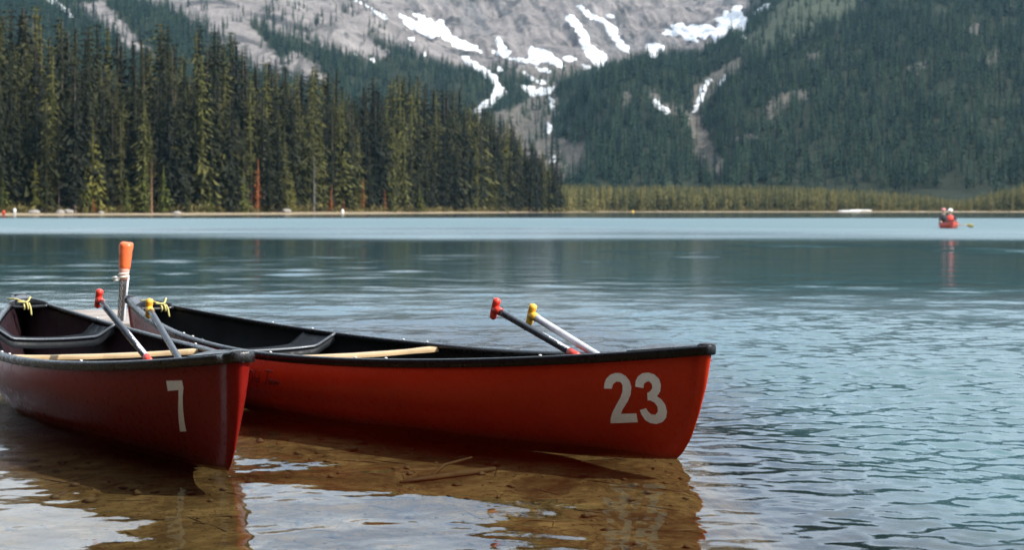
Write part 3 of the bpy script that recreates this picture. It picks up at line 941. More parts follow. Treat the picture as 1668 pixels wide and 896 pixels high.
# the depth of the left wood behind the trees that can be told apart
n = 2600
c = -250 + g.random(n) * (905 + 250)
d0 = np.interp(c, PKEYS, [PROF[k][0][0] for k in PKEYS])
d = d0 + np.where(c > 840, 22, 50) + g.random(n) * np.interp(c, [-250, 700, 840, 905], [190, 130, 50, 20])
z = np.array([float(ground(a, b)) for a, b in zip(c, d)])
top = np.interp(c, TOPX, TOPY) + 26 + 30 * g.random(n)
hh = np.clip((CAM_H + (HORIZON - top) / FPX * d - z), 5, 28)
kp = hh > 5.5
scatter('left_shore_wood', np.stack([(c - 834) / FPX * d, d, z - 0.2], 1)[kp], hh[kp] / 26.0, [m[1] for m in TREE_ME[:11]], 'dark mass of conifers behind the front trees on the left shore', 5)


# low bushes and grass along the shores
def bush(seed):
    g2 = np.random.default_rng(seed)
    V, F = [], []
    for _ in range(46):
        p = g2.normal(0, (0.5, 0.5, 0.3), 3) + (0, 0, 0.45)
        o = len(V)
        for q in range(3): V.append(p + g2.normal(0, 0.17, 3))
        F.append((o, o + 1, o + 2))
    return mesh_np('bush', np.array(V), np.array(F), M_SHRUB)


BUSH = [bush(500 + i) for i in range(4)]
n = 2400
c = np.where(g.random(n) < 0.72, -100 + g.random(n) * 1016, 916 + g.random(n) * 780)
d0 = np.interp(c, PKEYS, [PROF[k][0][0] for k in PKEYS])
d = d0 + np.where(c < 860, 21, 12) + g.random(n) ** 1.5 * 20
z = np.array([float(ground(a, b)) for a, b in zip(c, d)])
scatter('shoreline_shrubs', np.stack([(c - 834) / FPX * d, d, z - 0.1], 1), 0.5 + 1.3 * g.random(n), BUSH, 'low olive and brown shrubs along the shore', 6)


# ---------------------------------------------------------------- lake bed and water
xs = np.concatenate([np.linspace(-60, -5, 24), np.linspace(-4.6, 4.6, 110), np.linspace(5, 60, 24)])
ys = np.concatenate([np.linspace(-14, 3.5, 14), np.linspace(3.7, 14, 120), np.linspace(14.5, 60, 40), np.linspace(70, 800, 20)])
BX, BY = np.meshgrid(xs, ys, indexing='ij')


def bed_z(x, y):
    base = np.interp(y, [-14, -3, 0, 3.5, 6, 9, 14, 25, 60, 800], [1.2, 0.5, 0.12, -0.055, -0.082, -0.10, -0.36, -1.6, -6, -7])
    bank = np.clip((-x - 10.5) / 9, 0, 1) * np.clip((34 - y) / 14, 0, 1)
    t_ = np.clip((x - 0.55) / 1.3, 0, 1); t2_ = np.clip((y - 3) / 3, 0, 1)
    base = base - 0.75 * t_ * t_ * (3 - 2 * t_) * t2_          # the bottom drops away to the right
    base = base * (1 - bank) + bank * np.maximum(base, 1.3)
    return base + (fbm(x * 1.1 + 40, y * 1.1 + 40, 81, 4) - 0.5) * 0.045
BZ = bed_z(BX, BY)
# beyond the sides and the far end the bed spreads out under the whole lake
BX2 = BX * np.where(BY > 60, np.maximum(1, BY / 60 * 0.9), 1)
bm_ = mesh_np('lake_bed', np.stack([BX2, BY, BZ], -1).reshape(-1, 3), grid_faces(len(xs), len(ys))[:, ::-1], None, True)
mb_, ntb, bb = new_mat('lake_bed')
pb = nd(ntb, 'ShaderNodeNewGeometry').outputs['Position']
mpb = nd(ntb, 'ShaderNodeMapping')
mpb.inputs['Scale'].default_value = (1.0, 0.62, 1.0)
mpb.inputs['Rotation'].default_value = (0, 0, 0.5)
ntb.links.new(pb, mpb.inputs[0])
q1 = noise(ntb, 2.6, 7, 0.62, mpb.outputs[0], 1.6)
q2 = noise(ntb, 11, 6, 0.7, pb, 1.0)
vo = nd(ntb, 'ShaderNodeTexVoronoi', feature='DISTANCE_TO_EDGE')
vo.inputs['Scale'].default_value = 5.5
wv = nd(ntb, 'ShaderNodeVectorMath', operation='ADD')
ntb.links.new(pb, wv.inputs[0])
q3 = noise(ntb, 4, 4, 0.6, pb)
ntb.links.new(q3.outputs['Color'], wv.inputs[1])
ntb.links.new(wv.outputs[0], vo.inputs['Vector'])
bc = ramp(ntb, q1.outputs[0], [(0.28, (0.060, 0.030, 0.012)), (0.5, (0.175, 0.112, 0.052)), (0.72, (0.31, 0.205, 0.10))]).outputs[0]
bc = mixc(ntb, 1.0, bc, ramp(ntb, q2.outputs[0], [(0.3, (0.55, 0.52, 0.5)), (0.65, (1.25, 1.22, 1.15))]).outputs[0], 'MULTIPLY')
bc = mixc(ntb, rng_n(ntb, vo.outputs['Distance'], 0.05, 0.0), bc, (0.04, 0.026, 0.014))
ntb.links.new(bc, bb.inputs['Base Color'])
bb.inputs['Roughness'].default_value = 0.95
bb.inputs['Specular IOR Level'].default_value = 0.1
bump(ntb, bb, q1.outputs[0], 0.7, 0.06)
bm_.materials.append(mb_)
tag(obj('lake_bed', bm_), 'brown silty bed of the shallows', kind='structure')

# water: a fan of real ripples, finest where it is nearest
HALF = 0.335
ang = np.concatenate([np.linspace(-math.pi * 0.92, -HALF - 0.03, 40), np.linspace(-HALF, HALF, 600), np.linspace(HALF + 0.03, math.pi * 0.92, 40)])
inv = np.arange(1 / 4.6, 1 / 150.0, -0.8 / (FPX * CAM_H))
rad = np.concatenate([[0.3, 1, 2, 3, 3.6, 4.2], 1 / inv, np.geomspace(152, 1500, 60)])
AN, RA = np.meshgrid(ang, rad, indexing='ij')
RA = np.where(np.abs(AN) > 1.2, np.minimum(RA, 60 + 0.02 * RA), RA)
WX, WY = RA * np.sin(AN), RA * np.cos(AN)
spacing = np.gradient(RA, axis=1)
spacing = np.where(np.abs(AN) > HALF + 0.01, 10, spacing)
gw = np.random.default_rng(77)
WZ = np.zeros_like(WX)


def sstep(x, a, b):
    t = np.clip((x - a) / (b - a), 0, 1)
    return t * t * (3 - 2 * t)


patch = fbm(WX / 9 + 50, WY / 14 + 50, 91, 4)
patch2 = fbm(WX / 2.5 + 50, WY / 3.2 + 50, 95, 4)
lee = (1 - sstep(WX - (-0.2 + 0.12 * WY), 0.0, 1.3)) * (1 - sstep(WY, 7.0, 10.5))        # calm water in the shelter of the canoes
open_ = sstep(WY, 7.5, 12) * (1 - sstep(WY, 17, 26))
calm = sstep(WY, 19, 30)
fine = 0.036 + 0.075 * open_ + 0.046 * sstep(WX, 0.3, 1.5) - 0.024 * lee
fine = fine * (1 - calm) + 0.008 * calm
fine = np.maximum(fine, 0.002) * (0.55 + 0.9 * patch2)
mid = 0.032 + 0.016 * open_ - 0.012 * lee - 0.010 * sstep(WX, 0.4, 1.4)
mid = mid * (1 - calm) + calm * (0.004 + (0.06 + 0.10 * sstep(WX / WY, 0.02, 0.16)) * np.clip((fbm(WX / 4 + 90, WY / 7 + 90, 97, 4) - 0.49) * 5, 0, 1))
mid *= 0.7 + 0.6 * patch
for _ in range(64):                                       # short ripples
    lam = 0.08 * (0.34 / 0.08) ** gw.random(); th = gw.normal(-1.75, 0.95); k = 2 * math.pi / lam
    att = sstep(lam / spacing, 2.2, 4.5)
    WZ += att * fine * (math.sqrt(2.0 / 64) / k) * np.cos(k * (WX * math.cos(th) + WY * math.sin(th)) + gw.random() * 6.283)
for _ in range(40):                                       # longer swell
    lam = 0.42 * (2.6 / 0.42) ** gw.random(); th = gw.normal(-1.6, 0.6); k = 2 * math.pi / lam
    att = sstep(lam / spacing, 2.2, 4.5)
    WZ += att * mid * (math.sqrt(2.0 / 40) / k) * np.cos(k * (WX * math.cos(th) + WY * math.sin(th)) + gw.random() * 6.283)
wm = mesh_np('lake_water', np.stack([WX, WY, WZ], -1).reshape(-1, 3), grid_faces(len(ang), len(rad))[:, ::-1], None, True)
# wind: where the surface is ruffled too finely to resolve
wn_ = fbm(WX / 22 + 30, WY / 16 + 30, 45, 4) - 0.5
windy = sstep(WY + 60 * wn_, 48, 105) * (1 - sstep(WY + 30 * wn_, 190, 232))
wr = 0.015 + 0.028 * sstep(WY, 12, 30) + 0.11 * open_
pw = fbm(WX / 30 + 9, WY / 60 + 9, 41, 4)
wr = wr + 0.30 * windy * (0.8 + 0.4 * pw) + 0.01 * sstep(WY, 40, 90)
attr(wm, 'ruffle', wr.ravel())
attr(wm, 'wind', windy.ravel())
attr(wm, 'grain', (0.0022 * (1 - 0.78 * lee)).ravel())
attr(wm, 'chop', (0.020 + 0.042 * open_ + 0.05 * windy - 0.008 * lee).ravel())
attr(wm, 'milky', (sstep(-bed_z(WX, WY), 0.12, 0.95)).ravel())


def water_mat():
    m = D.materials.new('lake_water')
    m.use_nodes = True
    nt = m.node_tree
    for x in list(nt.nodes):
        if x.type != 'OUTPUT_MATERIAL': nt.nodes.remove(x)
    out = next(x for x in nt.nodes if x.type == 'OUTPUT_MATERIAL')
    A = lambda n: nd(nt, 'ShaderNodeAttribute', attribute_name=n).outputs['Fac']
    pos = nd(nt, 'ShaderNodeNewGeometry').outputs['Position']
    n1 = noise(nt, 1.0, 5, 0.6)
    mp = nd(nt, 'ShaderNodeMapping'); mp.inputs['Scale'].default_value = (0.9, 0.55, 1)
    nt.links.new(pos, mp.inputs[0]); nt.links.new(mp.outputs[0], n1.inputs[0])
    n2 = noise(nt, 14.0, 3, 0.6, pos)
    hgt = math_n(nt, 'ADD', math_n(nt, 'MULTIPLY', n1.outputs[0], A('chop')), math_n(nt, 'MULTIPLY', n2.outputs[0], A('grain')))
    b = nd(nt, 'ShaderNodeBump')
    b.inputs['Strength'].default_value = 1.0
    b.inputs['Distance'].default_value = 1.0
    nt.links.new(hgt, b.inputs['Height'])
    gl = nd(nt, 'ShaderNodeBsdfGlossy', distribution='GGX')
    nt.links.new(A('ruffle'), gl.inputs['Roughness'])
    nt.links.new(b.outputs[0], gl.inputs['Normal'])
    tr = nd(nt, 'ShaderNodeBsdfTransparent')
    tr.inputs[0].default_value = (0.74, 0.76, 0.66, 1)
    df = nd(nt, 'ShaderNodeBsdfDiffuse')
    df.inputs[0].default_value = (0.042, 0.104, 0.117, 1)
    body = nd(nt, 'ShaderNodeMixShader')
    nt.links.new(A('milky'), body.inputs[0]); nt.links.new(tr.outputs[0], body.inputs[1]); nt.links.new(df.outputs[0], body.inputs[2])
    fr = nd(nt, 'ShaderNodeFresnel'); fr.inputs[0].default_value = 1.333
    nt.links.new(b.outputs[0], fr.inputs['Normal'])
    mx = nd(nt, 'ShaderNodeMixShader')
    nt.links.new(math_n(nt, 'MULTIPLY', fr.outputs[0], math_n(nt, 'SUBTRACT', 1.0, math_n(nt, 'MULTIPLY', A('wind'), 0.68))), mx.inputs[0]); nt.links.new(body.outputs[0], mx.inputs[1]); nt.links.new(gl.outputs[0], mx.inputs[2])
    nt.links.new(mx.outputs[0], out.inputs['Surface'])
    return m


wm.materials.append(water_mat())
tag(obj('lake_water', wm), 'turquoise lake, rippled and clear near the canoes', kind='structure')

# unseen wood added behind and left of the camera to block sky light
gn = np.random.default_rng(63)
az = np.radians(gn.uniform(-175, -30, 190)); rr_ = gn.uniform(15, 31, 190)
az = np.concatenate([az, np.radians(gn.uniform(166, 185, 22))]); rr_ = np.concatenate([rr_, gn.uniform(13, 26, 22)])
x_, y_ = rr_ * np.sin(az), rr_ * np.cos(az)
ok_ = (bed_z(x_, y_) > 0.15) & ((y_ < -6) | (x_ < -11.5 - 0.05 * np.abs(y_)))
scatter('added_shade_wood', np.stack([x_, y_, bed_z(x_, y_) - 0.1], 1)[ok_], gn.uniform(0.5, 0.9, ok_.sum()), [m[1] for m in TREE_ME[:6]], 'added conifer wood out of view, keeping sky light off the canoes', 8)

# ---------------------------------------------------------------- canoes
BEAM, BP, BQ, Z0, ZB, ZS, ZN, LEN = 0.494, 1.667, 0.965, 0.282, 0.454, 0.436, 2.0, 5.2
HA = LEN / 2


def half_beam(s, nose=0.027):
    s = np.abs(s)
    return np.maximum(BEAM * (1 - s ** BP) ** BQ, nose * np.sqrt(np.clip((1 - s) / (nose * 0.42), 0, 1)))


def sheer(s):
    return Z0 + (np.where(s < 0, ZB, ZS) - Z0) * np.abs(s) ** ZN + 0.016 * s


def keel(s):
    return -0.09 + 0.088 * np.abs(s) ** 3


_OFFZ = np.array([-0.10, -0.06, -0.03, 0.0, 0.026, 0.083, 0.18, 0.285, 0.43, 0.6])
_OFFX = np.array([0.55, 0.36, 0.255, 0.19, 0.16, 0.115, 0.07, 0.032, 0.0, 0.0])


def hull_grid(inset=0.0, nose=0.027, ns=141, nv=26):
    """points of one side (y>=0) and the other, as rows over v from gunwale to keel"""
    s = np.sin(np.linspace(-math.pi / 2, math.pi / 2, ns))
    v = np.linspace(0, 1, nv) ** 0.9
    P = np.zeros((nv, ns, 3))
    for iv, vv in enumerate(v):
        mexp = 3.1 - 1.9 * np.abs(s) ** 1.5
        w = (1 - vv ** mexp) ** (1 / mexp)
        zg, zk = sheer(s), keel(s) + inset
        z = zg * (1 - vv) + zk * vv
        ze_s = ZS * (1 - vv) + (-0.004) * vv
        off = np.interp(ze_s, _OFFZ, _OFFX)
        x = s * (HA - off - inset)
        tumble = 1 + 0.05 * np.sin(np.clip(vv / 0.55, 0, 1) * math.pi) * (1 - np.abs(s) ** 2)
        b = half_beam(s, nose) * w * tumble
        b = np.where(np.abs(s) < 0.9999, np.maximum(b - inset, 0.0), 0.0)
        stem = nose * (1 - 0.78 * vv) * np.sqrt(np.clip((1 - np.abs(s)) / (nose * 0.42), 0, 1))
        if inset == 0: b = np.maximum(b, np.where(vv > 0.985, 0, stem))
        P[iv] = np.stack([x, b, z], -1)
    return s, v, P


def hull_mesh(name, mat, inset=0.0, nose=0.027):
    s, v, P = hull_grid(inset, nose)
    nv, ns = P.shape[:2]
    near = P.copy(); near[..., 1] *= -1
    allp = np.concatenate([near, P[::-1][1:]], 0)
    F = grid_faces(allp.shape[0], ns)
    if inset > 0: F = F[:, ::-1]
    me = mesh_np(name, allp.reshape(-1, 3), F, mat, True)
    bm = bmesh.new(); bm.from_mesh(me)
    bmesh.ops.remove_doubles(bm, verts=bm.verts[:], dist=0.0004)
    bmesh.ops.recalc_face_normals(bm, faces=bm.faces[:])
    bm.to_mesh(me); bm.free()
    for p in me.polygons: p.use_smooth = True
    return me


HULL_ME = {'new': hull_mesh('hull', M_HULL), 'old': hull_mesh('hull', M_HULL_SHADED, 0.0, 0.046)}
LINER_ME = {'new': hull_mesh('liner', M_LINER, 0.013), 'old': hull_mesh('liner', M_LINER_PLUM, 0.013)}
_bm = bmesh.new(); _bm.from_mesh(HULL_ME['new']); HULL_BVH = BVHTree.FromBMesh(_bm); _bm.free()


def gunwale_mesh(side, nose=0.027):
    s = np.sin(np.linspace(-math.pi / 2, math.pi / 2, 141))
    prof = [(0.013, -0.031), (0.015, -0.004), (0.011, 0.004), (-0.004, 0.006), (-0.019, 0.003), (-0.021, -0.020), (-0.004, -0.022), (-0.002, -0.034)]
    b = half_beam(s, nose); z = sheer(s)
    ends = 1 - np.clip((1 - np.abs(s)) / 0.02, 0, 1)
    V = []
    for dy, dz in prof:
        y = np.maximum(b + dy, 0.0005)
        x = s * (HA + 0.003 * ends)
        V.append(np.stack([x, side * y, z + dz], -1))
    V = np.stack(V, 0)
    n = len(prof)
    V = np.transpose(V, (1, 0, 2))
    F = grid_faces(len(s), n, True)
    if side < 0: F = F[:, ::-1]
    return mesh_np('gunwale', V.reshape(-1, 3), F, M_VINYL, True)


GUN_ME = [gunwale_mesh(1), gunwale_mesh(-1)]
GUN_OLD = [gunwale_mesh(1, 0.046), gunwale_mesh(-1, 0.046)]


def deck_mesh(end):
    """triangular deck plate with a curved inner edge and a lip"""
    L = 0.36
    s0 = 1 - L / HA
    nu, nt_ = 13, 16
    top = np.zeros((nt_, nu, 3))
    for a, t in enumerate(np.linspace(0, 1, nt_)):
        for b_, u in enumerate(np.linspace(-1, 1, nu)):
            tin = t * (1 - 0.16 * (1 - u * u) * t)           # inner edge curves towards the tip
            s = (1 - (1 - s0) * tin) * end
            y = u * max(float(half_beam(np.array(s))) + 0.004, 0.004)
            top[a, b_] = (s * HA, y, float(sheer(np.array(s))) + 0.008 + 0.020 * (1 - u * u) * t)
    bot = top.copy(); bot[..., 2] -= 0.012
    lip = top[-1:].copy(); lip[..., 2] -= 0.034; lip[..., 0] += 0.004 * end
    V = np.concatenate([top, lip], 0)
    F = grid_faces(nt_ + 1, nu)
    me = mesh_np('deck_plate', V.reshape(-1, 3), F, M_VINYL, True)
    return me


DECK_ME = [deck_mesh(-1), deck_mesh(1)]


M_SCUFFED = plain('scuffed_end_cap', (0.012, 0.012, 0.014), 0.3, 0.4, 60, 0.9, 0.5, 0.0, ((0.42, 0.41, 0.40), 0.60))


def rounded_cap(end, wide=1.0):
    bm = bmesh.new()
    z = float(sheer(np.array(1.0 * end)))
    x = end * HA
    bmesh.ops.create_uvsphere(bm, u_segments=16, v_segments=10, radius=1)
    for v in bm.verts:
        c = v.co
        f = lambda q, e: math.copysign(abs(q) ** e, q)
        c.x, c.y, c.z = f(c.x, 0.7) * 0.036, f(c.y, 0.6) * 0.029 * wide, f(c.z, 0.5) * 0.024
    bmesh.ops.translate(bm, verts=bm.verts, vec=(x - end * 0.030, 0, z - 0.012))
    return bm


def seat_mesh(s0, depth=0.26, drop=0.075):
    """moulded bench between the sides: a dished pan with rolled edges, turned up at its ends"""
    na, nu = 17, 33
    xs_ = np.linspace(-1, 1, na); us = np.linspace(-1, 1, nu)
    V = np.zeros((na, nu, 3))
    zg = float(sheer(np.array(s0)))
    for a, tx in enumerate(xs_):
        for b_, u in enumerate(us):
            x = s0 * HA + tx * depth / 2 * (1 + 0.22 * u ** 2 - 0.10)
            hb = float(half_beam(np.array(x / HA))) - 0.016
            e = abs(u)
            z = zg - drop - 0.045 * (1 - e ** 2.2) * (1 - 0.5 * tx ** 4) + 0.055 * max(0, e - 0.72) / 0.28
            z += 0.014 * abs(tx) ** 6
            V[a, b_] = (x, u * hb, z)
    skirt0 = V[0].copy(); skirt0[:, 2] -= 0.05; skirt0[:, 0] += 0.01
    skirt1 = V[-1].copy(); skirt1[:, 2] -= 0.05; skirt1[:, 0] -= 0.01
    allv = np.concatenate([skirt0[None], V, skirt1[None]], 0)
    me = mesh_np('seat', allv.reshape(-1, 3), grid_faces(na + 2, nu), M_SEAT, True)
    return me


M_RIM = plain('highlit_seat_rim', (0.085, 0.095, 0.11), 0.32, 0.2, 40, 0, 0.5)


def seat(s0, dep, root):
    me = seat_mesh(s0, dep)
    o = obj('seat', me, root)
    na, nu = 19, 33
    for row in (17,):                                  # front edge; its highlight is put into the paler rim colour
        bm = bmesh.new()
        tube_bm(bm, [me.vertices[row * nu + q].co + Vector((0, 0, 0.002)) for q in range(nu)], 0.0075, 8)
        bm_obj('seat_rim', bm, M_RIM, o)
    return o


def yoke_mesh(s0, name='yoke', wide=0.078, thick=0.026, waist=0.6):
    bm = bmesh.new()
    hb = float(half_beam(np.array(s0))) - 0.014
    z = float(sheer(np.array(s0))) - 0.024
    rings = []
    for u in np.linspace(-1, 1, 33):
        e = abs(u)
        w = wide * (waist + (1 - waist) * (1 if e > 0.82 else 0.35 * math.exp(-((e - 0.35) / 0.15) ** 2) + 0.0 + 0.65 * max(0, (e - 0.6) / 0.22) ** 2 if e > 0.6 else 0.9 * math.exp(-((e - 0.22) / 0.2) ** 2)))
        t = thick * (1 if e > 0.8 else 0.92)
        zz = z - 0.010 * (1 - u * u)
        ring = []
        for k in range(12):
            a = 2 * math.pi * k / 12
            f = lambda q: math.copysign(abs(q) ** 0.28, q)
            ring.append(bm.verts.new((s0 * HA + f(math.cos(a)) * w / 2, u * hb, zz + f(math.sin(a)) * t / 2)))
        rings.append(ring)
    for a, b_ in zip(rings[:-1], rings[1:]):
        for k in range(12): bm.faces.new((a[k], a[(k + 1) % 12], b_[(k + 1) % 12], b_[k]))
    bm.faces.new(rings[0]); bm.faces.new(rings[-1][::-1])
    return bm


_b = bmesh.new()
bmesh.ops.create_uvsphere(_b, u_segments=10, v_segments=6, radius=0.0075)
for v in _b.verts: v.co.z *= 0.6
BOLT_ME = D.meshes.new('bolt'); _b.to_mesh(BOLT_ME); _b.free(); BOLT_ME.materials.append(M_BOLT)
for p in BOLT_ME.polygons: p.use_smooth = True

POSE = {'new': ((-0.799, 8.880), -0.92665), 'old': ((-2.040, 8.837), -1.1499)}


def local_hit(which, px, py):
    """where the sight line through a photo pixel meets the hull, in the canoe's own frame"""
    (cx, cy), yaw = POSE[which]
    M = (Matrix.Translation((cx, cy, 0)) @ Matrix.Rotation(yaw, 4, 'Z')).inverted()
    o = M @ Vector((0, 0, CAM_H)); d = (M @ at(px, py, 10.0)) - o
    loc, nor, idx, dist = HULL_BVH.ray_cast(o, d.normalized())
    return loc


def decal(name, which, polys, mat, parent, label, off=0.002):
    """flat vinyl cut to the outline and laid on the curved hull"""
    bm = bmesh.new()
    for poly in polys:
        pts2 = []
        for px, py in poly:
            l = local_hit(which, px, py)
            if l is not None: pts2.append((l.x, l.z))
        vs = [bm.verts.new((x, 0, z)) for x, z in pts2]
        es = [bm.edges.new((vs[i_], vs[(i_ + 1) % len(vs)])) for i_ in range(len(vs))]
        bmesh.ops.triangle_fill(bm, use_beauty=True, use_dissolve=False, edges=es)
    bmesh.ops.subdivide_edges(bm, edges=bm.edges[:], cuts=3, use_grid_fill=True)
    for v in bm.verts:
        loc, nor, idx, dist = HULL_BVH.ray_cast(Vector((v.co.x, -2.0, v.co.z)), Vector((0, 1, 0)))
        if loc is not None:
            if nor.y > 0: nor = -nor
            v.co = loc + nor * off
    o = bm_obj(name, bm, mat, parent, True, False)
    for p in o.data.polygons: pass
    if label: o['label'] = label
    return o


def round_poly(p, it=2):
    """corner cutting, to round a traced outline a little"""
    for _ in range(it):
        q = []
        for a, b_ in zip(p, p[1:] + p[:1]):
            q.append((0.82 * a[0] + 0.18 * b_[0], 0.82 * a[1] + 0.18 * b_[1])); q.append((0.18 * a[0] + 0.82 * b_[0], 0.18 * a[1] + 0.82 * b_[1]))
        p = q
    return p


def canoe(which, label, seats, bolts):
    (cx, cy), yaw = POSE[which]
    root = empty('canoe', (cx, cy, 0), yaw)
    tag(root, label, 'canoe', 'canoes')
    obj('hull', HULL_ME[which], root)
    obj('liner', LINER_ME[which], root)
    for g_ in (GUN_OLD if which == 'old' else GUN_ME): obj('gunwale', g_, root)
    for d_ in DECK_ME: obj('deck_plate', d_, root)
    for e in (-1, 1): bm_obj('end_cap', rounded_cap(e, 1.5 if which == 'old' else 1.0), M_SCUFFED if which == 'old' else M_VINYL, root)
    for s0, dep in seats: seat(s0, dep, root)
    bm_obj('yoke', yoke_mesh(0.012), M_ASH, root, False)
    for s0, side in bolts:
        b_ = obj('bolt', BOLT_ME, root)
        b_.location = (s0 * HA, side * (float(half_beam(np.array(s0))) - 0.004), float(sheer(np.array(s0))) + 0.008)
    # carry handle behind each deck plate
    for e in (-1, 1):
        s0 = e * (1 - 0.395 / HA)
        hb = float(half_beam(np.array(s0))); z = float(sheer(np.array(s0)))
        bm = bmesh.new()
        tube_bm(bm, [(s0 * HA, u * (hb - 0.004), z - 0.006 - 0.006 * (1 - u * u)) for u in np.linspace(-1, 1, 9)], 0.011, 8)
        bm_obj('carry_handle', bm, M_VINYL, root)
    return root


C23 = canoe('new', 'bright red canoe with black trim and the white number 23 on its side', ((-0.37, 0.24), (0.52, 0.22)), ((-0.53, 1), (-0.40, 1), (-0.02, 1), (0.02, -1), (0.28, -1), (0.36, -1), (-0.42, -1), (-0.36, -1), (-0.1, 1), (0.52, 1), (0.7, -1)))
C7 = canoe('old', 'worn red canoe numbered 7, nearest at left, with shade put into its hull colour', ((-0.55, 0.27), (0.5, 0.24)), ((0.03, -1), (0.10, -1), (-0.02, 1), (-0.5, 1), (-0.6, 1), (0.45, 1), (0.55, 1), (-0.03, -1), (0.5, -1)))
Z23 = lambda *p: [(780 + x / 2.986, 470 + y / 2.986) for x, y in p]
Z7 = lambda *p: [(x / 3.971, 560 + y / 3.971) for x, y in p]
two = Z23((610, 487), (612, 462), (620, 440), (640, 420), (665, 411), (690, 412), (715, 425), (735, 450), (743, 480), (740, 515), (725, 550), (700, 590), (692, 610), (768, 608), (775, 651), (642, 656), (642, 635), (650, 605), (668, 570), (690, 530), (700, 500), (700, 470), (690, 455), (670, 453), (655, 465), (648, 488))
three = Z23((762, 478), (764, 450), (775, 428), (795, 413), (825, 409), (855, 418), (878, 440), (887, 470), (884, 500), (868, 525), (890, 540), (908, 565), (917, 600), (912, 630), (895, 650), (865, 660), (835, 655), (810, 640), (793, 615), (784, 592), (815, 582), (825, 600), (840, 612), (860, 615), (872, 600), (870, 575), (855, 555), (835, 545), (822, 545), (820, 508), (835, 500), (845, 485), (843, 465), (830, 452), (815, 455), (804, 465), (802, 485))
seven = Z7((1078, 240), (1180, 238), (1190, 285), (1185, 340), (1187, 420), (1195, 500), (1209, 567), (1167, 569), (1160, 510), (1155, 440), (1157, 360), (1158, 300), (1088, 306))
decal('number', 'new', [two], M_NUMBER, C23, 'white digit 2')
decal('number', 'new', [three], M_NUMBER, C23, 'white digit 3')
decal('number', 'old', [seven], M_NUMBER, C7, 'white digit 7')


# raised script lettering, stroke by stroke
def lettering(which, strokes, r, mat, parent):
    bm = bmesh.new()
    for st in strokes:
        pts3 = []
        for px, py in st:
            l = local_hit(which, px, py)
            if l is None: continue
            pts3.append(l + Vector((0, -0.001, 0)))
        # smooth
        fine_ = []
        for a, b_ in zip(pts3[:-1], pts3[1:]):
            for t in np.linspace(0, 1, 5)[:-1]: fine_.append(a.lerp(b_, t))
        fine_.append(pts3[-1])
        for _ in range(2):
            fine_ = [fine_[0]] + [(fine_[i_ - 1] + fine_[i_] * 2 + fine_[i_ + 1]) / 4 for i_ in range(1, len(fine_) - 1)] + [fine_[-1]]
        tube_bm(bm, fine_, r, 6)
    o = bm_obj('lettering', bm, mat, parent)
    o['label'] = 'raised red script lettering reading Old Town'
    return o


ZL = lambda *p: [(340 + x / 6.4, 550 + y / 6.4) for x, y in p]
lettering('new', [
    ZL((452, 335), (432, 350), (422, 400), (425, 445), (440, 465), (458, 440), (464, 390), (458, 345), (440, 332)),
    ZL((492, 330), (484, 400), (480, 455), (488, 468)),
    ZL((535, 335), (530, 400), (526, 470)), ZL((528, 418), (508, 415), (500, 440), (508, 468), (526, 450)),
    ZL((588, 345), (630, 346), (668, 352)), ZL((622, 352), (608, 420), (596, 480), (575, 478)),
    ZL((638, 430), (626, 445), (628, 482), (642, 490), (650, 460), (640, 432)),
    ZL((656, 440), (660, 488), (674, 470), (678, 445)), ZL((678, 445), (680, 492), (694, 480), (698, 448)),
    ZL((712, 448), (710, 500)), ZL((711, 470), (722, 452), (732, 460), (730, 495), (742, 500)),
], 0.0030, M_LETTER, C23)
# small worn label printed low on the side of the near canoe
# bow ropes
def rope(which, label, pts_uvw):
    (cx, cy), yaw = POSE[which]
    bm = bmesh.new()
    for line in pts_uvw:
        P_ = [Vector(p) for p in line]
        f_ = []
        for a, b_ in zip(P_[:-1], P_[1:]):
            for t in np.linspace(0, 1, 6)[:-1]: f_.append(a.lerp(b_, t))
        f_.append(P_[-1])
        for _ in range(3): f_ = [f_[0]] + [(f_[k - 1] + f_[k] * 2 + f_[k + 1]) / 4 for k in range(1, len(f_) - 1)] + [f_[-1]]
        tube_bm(bm, f_, 0.0058, 7)
    o = bm_obj('rope', bm, M_ROPE)
    o.location = (cx, cy, 0); o.rotation_euler = (0, 0, yaw)
    tag(o, label, 'rope', 'yellow ropes tied to the canoes')
    return o


_s0 = -(1 - 0.395 / HA)
_z = float(sheer(np.array(_s0))); _x = _s0 * HA
_hb = float(half_beam(np.array(_s0)))


def knot(y):
    return [[(_x - 0.13, y - 0.085, _z + 0.034), (_x - 0.07, y - 0.05, _z + 0.036), (_x - 0.02, y, _z + 0.016), (_x + 0.012, y + 0.005, _z + 0.012), (_x + 0.018, y + 0.01, _z - 0.02), (_x, y + 0.012, _z - 0.03), (_x - 0.014, y + 0.014, _z - 0.01), (_x, y + 0.016, _z + 0.016), (_x + 0.02, y + 0.024, _z - 0.012), (_x + 0.026, y + 0.028, _z - 0.06)],
            [(_x - 0.014, y - 0.012, _z - 0.01), (_x, y - 0.014, _z + 0.014), (_x + 0.016, y - 0.012, _z - 0.01), (_x, y - 0.012, _z - 0.03), (_x - 0.013, y - 0.01, _z - 0.012)],
            [(_x - 0.02, y + 0.03, _z + 0.05), (_x, y + 0.01, _z + 0.02), (_x + 0.01, y - 0.012, _z + 0.02), (_x + 0.005, y - 0.05, _z + 0.022)]]


rope('new', 'yellow rope knotted round the bow handle of the canoe numbered 23', knot(0.04))
rope('old', 'yellow rope knotted round the bow handle of the near canoe at far left', knot(-0.02))


